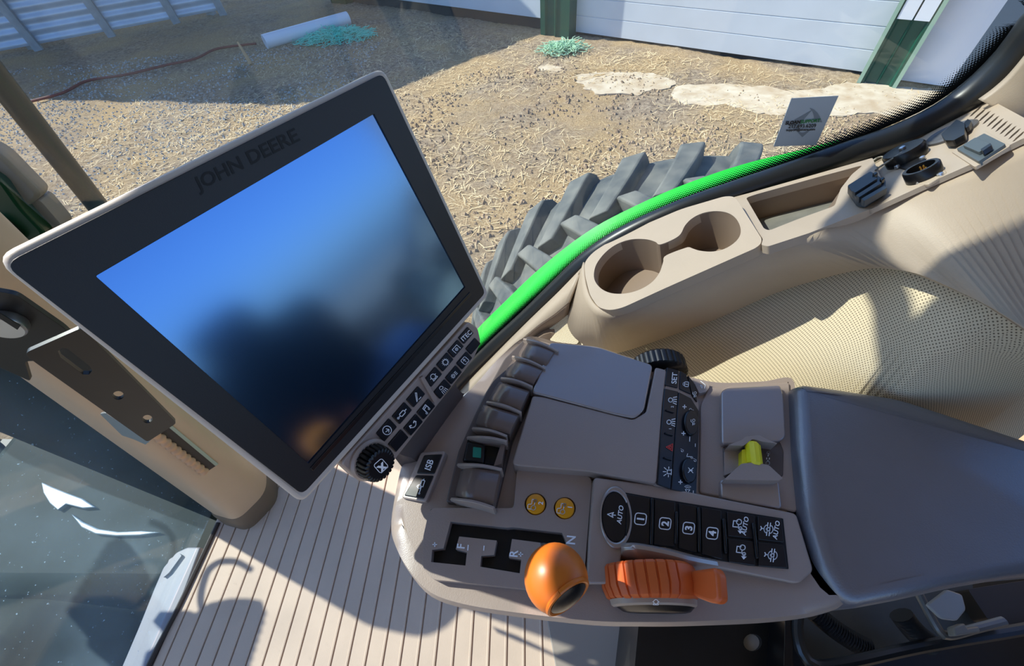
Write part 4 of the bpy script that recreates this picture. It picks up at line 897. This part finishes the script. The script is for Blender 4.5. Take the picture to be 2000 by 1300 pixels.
# concrete patches showing through the straw
CONC = mat('dusty pale concrete', (206, 192, 170), .85, .2, rgb2=(178, 156, 128), vscale=5, detail=8)
for nm, lb in (('large', 'large pale concrete patch in the straw in front of the garage door'), ('strip', 'long pale concrete apron running under the sticker to the right'), ('small', 'small pale concrete spot beside the green twine heap')):
    tag(slab('concrete_patch', [np.array((p[0], p[1], GZ + .004)) for p in CPW[nm]], (0, 0, -.06), CONC, bevel=0), lb, 'concrete', 'concrete patches in the yard')

# scattered straw and gravel
def scatter(name, m, n, region, size, label, seed, rock=False, dens=None):
    r = random.Random(seed); bm = bmesh.new()
    k = 0
    while k < n:
        x, y = r.uniform(region[0], region[1]), r.uniform(region[2], region[3])
        if dens and not dens(x, y, r): continue
        k += 1; z = GZ + gh(x, y); a = r.uniform(0, 6.283); L = r.uniform(*size)
        if rock:
            ps = [V((x + L * math.cos(a + t) * r.uniform(.6, 1), y + L * math.sin(a + t) * r.uniform(.6, 1), z)) for t in (0, 1.57, 3.14, 4.71)]
            vs = [bm.verts.new(p) for p in ps]; tp = bm.verts.new((x, y, z + L * r.uniform(.5, .9)))
            for i in range(4): bm.faces.new((vs[i], vs[(i + 1) % 4], tp))
        else:
            d = V((math.cos(a), math.sin(a), 0)) * L; q = V((-math.sin(a), math.cos(a), 0)) * r.uniform(.002, .005); h = r.uniform(0.005, .03)
            vs = [bm.verts.new(V((x, y, z + .004)) + s) for s in (q, -q, d - q + V((0, 0, h)), d + q + V((0, 0, h)))]; bm.faces.new(vs)
    me_o = obj(name, bm, m, smooth=False); tag(me_o, label, name.split('_')[-1], kind='stuff')
STRAW = mat('dry straw', (206, 178, 134), .8, .2, rgb2=(238, 216, 174), vscale=3)
scatter('straw', STRAW, 17000, (-8, 7, 3.2, 12.8), (.05, .17), 'loose dry straw littered over the dirt in front of the garage', 1, dens=lambda x, y, r: y < 11.1 - .69 * x - .4 and noise.noise(V((x * .5, y * .5, 3))) + r.uniform(-.35, .35) > -.12)
scatter('gravel', mat('pale crushed gravel', (200, 196, 186), .8, .2, rgb2=(150, 146, 140), vscale=9), 9000, (-14, -3.5, 3.5, 11.5), (.012, .035), 'pale crushed gravel spread over the dirt left of the monitor', 2, rock=True, dens=lambda x, y, r: noise.noise(V((x * .45, y * .45, 11))) + r.uniform(-.3, .3) > -.05)
scatter('clods', mat('mud clods', (134, 114, 94), .9, .1, rgb2=(176, 152, 126), vscale=6), 3500, (-4, 6, 2.8, 9), (.015, .05), 'small mud clods on the dirt beside the tyre', 4, rock=True, dens=lambda x, y, r: noise.noise(V((x * .8, y * .8, 7))) + r.uniform(-.3, .3) > .1 and y < 9.5 - .69 * x)

# garage building --------------------------------------------------
wa, wb = at(1062, 62, G), at(1860, 178, G); wd = nz(wb - wa); wn = np.array((wd[1], -wd[0], 0)); WP = plane(wa, wn)
barn = thing('garage_building', 'white garage building with ribbed overhead doors and green posts', 'building', tuple(at(1400, 110, G)))
def W(px, py): return at(px, py, WP)
def wxy(s, o, z): return wa + wd * s + facing(WP)[1] * o + np.array((0, 0, z))
def sc_(px, py): return float((W(px, py) - wa) @ wd)
TOPZ = 3.4
def door(name, s0, s1, z0, m, off, pitch, lab):
    bm = bmesh.new(); prof = []
    z = z0
    while z < TOPZ:
        prof += [(off, z), (off, z + pitch - .018), (off - .012, z + pitch - .010), (off - .012, z + pitch - .004)]; z += pitch
    add_loft(bm, [[wxy(s, o, zz) for o, zz in prof] + [wxy(s, off - .06, prof[-1][1]), wxy(s, off - .06, z0)] for s in (s0, s1)], True, True, True)
    return plabel(obj(name, bm, m, barn, angle=20), lab)
sp0, sp1 = sc_(1066, 75), sc_(1120, 84); sq0, sq1 = sc_(1674, 160), sc_(1752, 166)
door('garage_door', sc_(694, 15) - .15, sp0 + .05, .22, BARN, -.08, .42, 'white ribbed garage door left of the centre post, partly in shade')
door('garage_door', sp1 - .05, sq0 + .1, .06, BARN, -.08, .3, 'white ribbed garage door between the two green posts')
for a, b, ln in ((sp0, sp1, 'green corner post left of the wide garage door'), (sq0, sq1, 'green wide post with a white window at its head')):
    bm = bmesh.new(); wdt = b - a; pr_ = [(a, -.1), (a, .2), (a + wdt * .16, .2), (a + wdt * .2, .15), (a + wdt * .46, .15), (a + wdt * .5, .18), (a + wdt * .54, .15), (a + wdt * .8, .15), (a + wdt * .84, .2), (b, .2), (b, -.1)]
    add_loft(bm, [[wxy(s, o, z) for s, o in pr_] for z in (-.05, TOPZ)], True, True, True); ps = plabel(obj('door_post', bm, PGREEN, barn, angle=20), ln)
    for e in ((a, a + wdt * .10), (b - wdt * .10, b)):
        if b == sq1: bm = bmesh.new(); add_loft(bm, [[wxy(e[0], .19, z), wxy(e[0], .225, z), wxy(e[1], .225, z), wxy(e[1], .19, z)] for z in (-.05, TOPZ)], True, True, True); obj('post_trim', bm, LGREEN, ps)
zw = float(W(1800, 32)[2] - GZ)
for (f0, f1) in ((.14, .48), (.52, .86)):
    a_, b_ = sq0 + (sq1 - sq0) * f0, sq0 + (sq1 - sq0) * f1
    bm = bmesh.new(); add_loft(bm, [[wxy(a_, .15, z), wxy(a_, .215, z), wxy(b_, .215, z), wxy(b_, .15, z)] for z in (zw, TOPZ)], True, True, True); obj('window_panel', bm, mat('white post window', (226, 230, 236), .3), barn)
bm = bmesh.new(); add_loft(bm, [[wxy(s, -.1, z), wxy(s, -.02, z), wxy(s, -.02, .04), wxy(s, -.1, .04)] for s, z in ((sq1 - .05, TOPZ), (sc_(1852, 168), TOPZ))], True, True, True); plabel(obj('wall_panel', bm, mat('white wall sheet', (226, 230, 238), .5), barn), 'plain white wall sheet right of the wide post')
bm = bmesh.new(); add_loft(bm, [[wxy(s, -.1, z), wxy(s, -.02, z), wxy(s, -.02, .04), wxy(s, -.1, .04)] for s, z in ((sc_(1852, 168), TOPZ), (sc_(1852, 168) + 3, TOPZ))], True, True, True); plabel(obj('wall_panel', bm, mat('wall sheet greyed as reflection', (112, 126, 138), .5), barn), 'wall sheet greyed as reflection at the right end of the garage')  # end of the wall coloured grey in place of a side glass reflection
bm = bmesh.new(); add_loft(bm, [[wxy(s, -.45, TOPZ), wxy(s, -.14, TOPZ), wxy(s, -.14, -.05), wxy(s, -.45, -.05)] for s in (sc_(690, 14) - .3, sq1 + 3)], True, True, True); obj('back_wall', bm, mat('dark building interior', (40, 38, 38), .8), barn)
bm = bmesh.new(); add_loft(bm, [[wxy(s, -.1, z), wxy(s, .18, z), wxy(s, .18, -.05), wxy(s, -.1, -.05)] for s, z in ((sc_(664, 14) - .1, TOPZ), (sc_(690, 14) - .05, TOPZ))], True, True, True); plabel(obj('door_post', bm, DGREEN, barn), 'dark green post at the far left end of the garage')

# corrugated shed; its unseen roof is shaped to cast the yard shade
shed = thing('corrugated_shed', 'pale corrugated metal shed wall with grey posts at the upper left', 'shed', tuple(at(250, 60, G)))
s0, s1 = at(60, 100, G), at(430, 30, G); sd = nz(s1 - s0); sn = np.array((sd[1], -sd[0], 0))
def shp(s, o, z): return s0 + sd * s + sn * o + np.array((0, 0, z))
bm = bmesh.new(); zs = [i * .02 for i in range(120)]
add_loft(bm, [[shp(s, .02 * math.sin(z * 2 * math.pi / .24), .12 + z) for z in zs] + [shp(s, -.06, .12 + zs[-1]), shp(s, -.06, .12)] for s in (-5, 5.2)], True, True, True)
obj('corrugated_wall', bm, mat('galvanised corrugated sheet', (196, 210, 226), .4, metal=.3, var=.12, vscale=2), shed, angle=60)
shs = [float((at(x, y, G) - s0) @ sd) for x, y in ((80, 95), (220, 70), (346, 49), (437, 28))] + [float((at(80, 95, G) - s0) @ sd) - 1.8]
for s in shs:
    bm = bmesh.new(); add_loft(bm, [[shp(s - .10, .03, z), shp(s - .10, .14, z), shp(s - .03, .16, z), shp(s + .03, .16, z), shp(s + .10, .14, z), shp(s + .10, .03, z)] for z in (-.05, 2.6)], True, True, True); obj('post', bm, mat('grey weathered post', (150, 158, 164), .6, var=.15, vscale=6), shed)
HR = 5.0
def up(p, h=HR): t = h / SUN[2]; return np.array(p) + SUN * t
e1_ = up(at(-420, 185, G)); e2_ = up(at(585, 203, G)); e3_ = up(at(742, 180, G)); e4_ = up(at(1058, 62, G))
pw = W(1010, 0); e5_ = pw + SUN * ((GZ + HR - pw[2]) / SUN[2])
rf = [e1_, e2_, e3_, e4_, e5_, e5_ + np.array((-3, 5, 0)), e1_ + np.array((-6, 12, 0))]
slab('roof', rf, (0, 0, .12), mat('grey roof sheet', (120, 124, 128), .5), shed)
for s in (-4.5, 0, 4.8): 
    bm = bmesh.new(); c = shp(s, -.3, 0); add_box(bm, c + np.array((-.1, -.1, -.05)), c + np.array((.1, .1, HR))); obj('roof_post', bm, mat('grey weathered post', (150, 158, 164), .6), shed)

# yard clutter
p0, p1 = at(517, 82, zp(GZ + .15)), at(680, 36, zp(GZ + .15)); pd = nz(p1 - p0)
pp = thing('drain_pipe', 'white plastic pipe lying on the ground by the green netting', 'pipe', (*p0[:2], GZ))
bm = bmesh.new(); add_lathe(bm, [(.15, 0), (.15, np.linalg.norm(p1 - p0)), (.13, np.linalg.norm(p1 - p0)), (.13, .3), (.13, 0)], p0, pd, n=28); obj('pipe_tube', bm, mat('white pvc', (226, 232, 240), .4), pp)
def netting(name, c, rx, ry, h, n, rgb, label, seed):
    r = random.Random(seed); bm = bmesh.new(); c0 = np.array(c)
    for k in range(n):
        a = r.uniform(0, 6.28); q = r.random() ** .6; z0 = h * (1 - q * q)
        p = np.array((c0[0] + rx * q * math.cos(a), c0[1] + ry * q * math.sin(a), GZ + .03 + z0 * r.uniform(.5, 1))); L = []
        d = r.uniform(0, 6.28)
        for i in range(6): L.append(p.copy()); d += r.uniform(-1, 1); p = p + np.array((math.cos(d) * .06, math.sin(d) * .06, r.uniform(-.03, .03))); p[2] = max(p[2], GZ + .02)
        add_tube(bm, L, .007, 4)
    me_ = obj(name, bm, mat(name + ' twine', rgb, .6), None, smooth=False); tag(me_, label, 'netting', kind='stuff')
netting('net_wrap', at(655, 75, G), .95, .5, .13, 700, (110, 225, 200), 'torn teal net wrap heaped at the end of the white pipe', 5)
netting('twine_heap', at(1098, 100, G), .35, .22, .12, 220, (178, 216, 182), 'small heap of pale green twine at the foot of the green post', 6)
hs = smooth_line([at(x, y, zp(GZ + .06)) for x, y in ((30, 205), (120, 182), (170, 158), (250, 145), (320, 128), (380, 115), (425, 95), (500, 85))], 60)
tag(tube('hose', hs, .025, mat('dull red hose', (120, 56, 48), .6)), 'thin dull red hose lying across the shaded gravel', 'hose')
sk = at(490, 125, zp(GZ + .02)); tag(tube('broken_stake', [sk, sk + np.array((-.04, .03, .18)), sk + np.array((-.08, .05, .42))], [.04, .035, .02], mat('dry wood', (190, 158, 120), .8)), 'short broken wooden stake standing in the gravel', 'stake')

# rear tyre -------------------------------------------------------
AX = np.array((.67, 0, -.71)); TRD = 1.005
ty = thing('tractor_tyre', 'big dusty tractor tyre with deep chevron lugs outside the side window', 'tyre', (.67, 1.3, GZ))
bm = bmesh.new(); add_lathe(bm, [(.5, .98), (.86, .93), (.965, .96), (.995, 1.03), (TRD, 1.15), (TRD + .004, 1.29), (TRD, 1.43), (.995, 1.55), (.965, 1.62), (.86, 1.65), (.5, 1.6)], AX, (0, 1, 0), n=120); obj('casing', bm, TIRE, ty)
def lug_mesh(sgn):
    bm = bmesh.new(); rings = []
    for i in range(9):
        t = i / 8; y = 1.29 + sgn * (-.03 + .36 * t); th = math.radians(10.5) * (1 - t) ** 1.25; w = .038 + .012 * t
        rt = 1.062 - .010 * t - (.05 if t > .99 else .012 * max(0, t - .8) * 5); rb = .98 - .05 * t ** 3
        def pc(a, r): return V((math.cos(a) * r, y, math.sin(a) * r))
        rings.append([pc(th - (w + .016) / 1.05, rb), pc(th - w / 1.05, rt - .006), pc(th - (w - .008) / 1.05, rt), pc(th + (w - .008) / 1.05, rt), pc(th + w / 1.05, rt - .006), pc(th + (w + .016) / 1.05, rb)])
    add_loft(bm, rings, True, True, True); return bm
proto = {}
for sgn in (1, -1):
    for k in range(29):
        if sgn not in proto:
            bm = lug_mesh(sgn); o = obj('lug', bm, TIRE, ty, angle=30, bevel=.006); c = WL[o.name].copy()
            for v in o.data.vertices: v.co += c
            proto[sgn] = o
        else:
            o = proto[sgn].copy(); COL.objects.link(o)
        o.parent = ty; o.location = V(AX) - WL[ty.name]
        a = 91.9 + 12.41 * k + (0 if sgn > 0 else 6.2)
        o.rotation_euler = (0, -math.radians(a), 0)
obj('rim', (lambda b: (add_lathe(b, [(.5, 1.0), (.5, 1.58), (.2, 1.3), (.01, 1.3)], AX, (0, 1, 0), n=48), b)[1])(bmesh.new()), mat('yellow rim paint', (230, 190, 40), .4), ty)

# fender edge below the glass
fe = [(2140, 60), (1900, 190), (1760, 243), (1640, 276), (1560, 297), (1480, 316), (1400, 340), (1300, 378), (1200, 425), (1150, 454), (1100, 490), (1040, 540), (990, 588), (930, 648), (870, 720), (800, 820)]
f0 = [at(x, y, yp(.74)) for x, y in fe]; f1 = [np.array((p[0] + .01, .655, p[2] - .085)) for p in f0]
f0 = f0[3:]; f1 = f1[3:]
fd = strip_mesh('rear_fender', [[p + np.array((0.004, .006, -.05)) for p in f0], f0, [(a + b) / 2 + np.array((-.008, 0, .012)) for a, b in zip(f0, f1)], f1], GREEN, None, 70, thick=.006)
tag(fd, 'bright green tractor fender curving along the bottom of the side window', 'fender')
# hand rail post and exhaust outside the front corner
r0, r1 = at(-110, 20, yp(1.0)), at(205, 420, yp(1.0))
rail = thing('grab_rail', 'dark green vertical grab rail outside the side window', 'rail', (float(r1[0]), 1.0, float(r1[2]) - .3))
tube('rail_tube', [r0 + (r0 - r1) * .15, r0, r1, r1 + (r1 - r0) * .9], .026, mat('black green rail paint', (16, 34, 30), .35), rail, 18)
EXM = mat('dusty tan exhaust shroud', (150, 132, 112), .55, var=.12, vscale=6)
ex = thing('exhaust_stack', 'dusty tan exhaust shroud with dark green panels at the left frame edge', 'exhaust', (-1.45, .9, -.4))
def ey(x, y): return at(x, y, yp(.95))
e0, e1q = ey(-84, 300), ey(56, 462); ed = e1q - e0
tube('shroud_tube', [e0 - ed * 2, e0 + ed * .72], .075, EXM, ex, 24); tube('lower_tube', [e0 + ed * .66, e0 + ed * 2.2], .068, mat('pale tan tube', (190, 166, 138), .5), ex, 24)
for i, (pl_, mt, yy) in enumerate((([(-80, 265), (-5, 300), (76, 380), (72, 390), (52, 405), (20, 440), (-80, 380)], EXM, .86), ([(55, 402), (74, 386), (125, 445), (60, 480)], EXM, .87), ([(-60, 320), (0, 350), (42, 410), (90, 460), (20, 520), (-80, 480)], DGREEN, .84), ([(-60, 425), (0, 432), (40, 470), (10, 510), (-60, 520)], mat('dark frame steel', (34, 38, 30), .5), .82))):
    px_slab('side_panel', pl_, yp(yy), .04, mt, ex, r=.02, bevel=.008)
lathe('filter_can', [(.10, -.6), (.14, -.55), (.14, .80), (.12, .88), (.06, .92)], (-1.21, .52, 0), (0, 0, 1), mat('dark dusty green', (20, 34, 30), .7, .2), ex, n=32)
# front tyre, hood and fender glimpsed through the windscreen
hd_ = thing('engine_hood', 'dark green engine hood side seen through the hazy windscreen', 'hood', (-2.2, .0, -.9))
box('hood_side', (-3.6, -.75, -.9), (-1.25, .10, .05), mat('dark dusty green', (20, 34, 30), .7, .2), hd_, .08)
box('frame_rail', (-3.6, -.5, -1.25), (-1.0, .1, -.92), mat('dark frame steel', (34, 38, 30), .5), hd_, .03)
tk = tag(box('fuel_tank', (-2.8, .14, -1.5), (-.99, 1.05, -.62), mat('dark dusty green', (20, 34, 30), .7, .2), None, .1), 'dark green rounded fuel tank below the windscreen and pillar', 'tank')
ft = thing('front_tyre', 'dark front tyre beyond the hazy windscreen', 'tyre', (-4.0, .75, GZ))
AX2 = (-4.0, 0, GZ + .78)
bm = bmesh.new(); add_lathe(bm, [(.4, .6), (.66, .58), (.76, .66), (.78, .8), (.76, .94), (.66, 1.0), (.4, .98)], AX2, (0, 1, 0), n=72); obj('casing', bm, BLK, ft)
for k in range(22):
    t = 2 * math.pi * k / 22; bm = bmesh.new(); c = V(AX2)
    add_loft(bm, [[c + V((math.cos(t + a) * r, y, math.sin(t + a) * r)) for a, r in ((-.06, .74), (-.045, .82), (.045, .82), (.06, .74))] for y in (.6, .8, .98)], True, True, True); obj('lug', bm, BLK, ft)
ff = thing('front_fender', 'black front fender arc seen through the windscreen', 'fender', (-4.0, .8, GZ + .8))
bm = bmesh.new(); add_loft(bm, [[V(AX2) + V((math.cos(t) * r, y, math.sin(t) * r)) for y, r in ((.55, .93), (.6, .97), (1.0, .97), (1.05, .93), (1.0, .95), (.6, .95))] for t in [math.radians(20 + 110 * i / 24) for i in range(25)]], True, True, True); obj('fender_shell', bm, BLKS, ff)

# added unseen caster, outlined to throw the toothed shadow on the floor mat
wlt = thing('floor_shadow_caster', 'black toothed caster with a cable loop, added outside the windscreen for its floor shadow', 'work light', (-1.5, .2, .05))
def sh(px, py, X=-1.5):
    q_ = at(px, py, zp(0)); return q_ + SUN * ((X - q_[0]) / SUN[0])
zig = []
for i in range(17):
    t = i / 16; zig.append((522 - 44 * t + (5 if i % 2 else 0) - 20 * max(0, .15 - t), 1190 + 140 * t))
lo_ = [(372, 1192), (404, 1206), (446, 1177), (486, 1168), (512, 1172)] + zig + [(300, 1340), (318, 1272), (362, 1246), (330, 1212), (344, 1192)]
slab('caster_body', [sh(x, y) for x, y in lo_], (-.05, 0, 0), BLK, wlt, bevel=.001)
tube('cable', smooth_line([sh(x, y) for x, y in ((490, 1112), (462, 1097), (430, 1097), (408, 1112), (398, 1135), (392, 1165), (396, 1190), (412, 1212))], 30), .0075, BLK, wlt, 8)
lb_ = sh(400, 1330); tube('bracket_arm', [lb_, lb_ + np.array((-.02, -.08, -.2)), np.array((-1.55, .05, .04))], .012, BLK, wlt)
PALE = mat('pale glint tone', (140, 156, 166), .35)  # pale crescents laid on the tank in place of glints in the windscreen
px_slab('pale_glint', [(80, 941), (100, 950), (130, 962), (160, 973), (185, 990), (160, 992), (128, 984), (112, 996), (96, 982), (84, 962)], zp(-.60), .02, PALE, tk, bevel=.004)
px_slab('pale_glint', [(138, 1003), (160, 1018), (190, 1032), (230, 1038), (275, 1036), (312, 1039), (270, 1045), (225, 1046), (185, 1042), (158, 1029)], zp(-.60), .02, PALE, tk, bevel=.004)
# ================================================================== LIGHT
sl = bpy.data.lights.new('sun', 'SUN'); sl.energy = 8.0; sl.angle = math.radians(.55); sl.color = (1, .95, .87)
so_ = bpy.data.objects.new('sun', sl); COL.objects.link(so_); so_.location = (0, 0, 8)
so_.rotation_euler = V(SUN).to_track_quat('Z', 'Y').to_euler()
wd_ = bpy.data.worlds.new('sky'); S.world = wd_; wd_.use_nodes = True; nt = wd_.node_tree; bg = nt.nodes['Background']
sky = nt.nodes.new('ShaderNodeTexSky'); sky.sky_type = 'NISHITA'; sky.sun_disc = False; sky.sun_elevation = el; sky.sun_rotation = math.atan2(SUN[0], SUN[1]); sky.air_density = 1.2; sky.dust_density = 1.0; sky.ozone_density = 1.5
tn = new(nt, 'ShaderNodeMix', data_type='RGBA', blend_type='MULTIPLY'); tn.inputs[0].default_value = 1; nt.links.new(sky.outputs[0], tn.inputs[6]); tn.inputs[7].default_value = (.72, .92, 1.3, 1)
nt.links.new(tn.outputs[2], bg.inputs[0]); bg.inputs[1].default_value = .20
S.view_settings.view_transform = 'Standard'; S.view_settings.look = 'None'; S.view_settings.gamma = 1; S.view_settings.use_curve_mapping = False
S.view_settings.exposure = 0.0
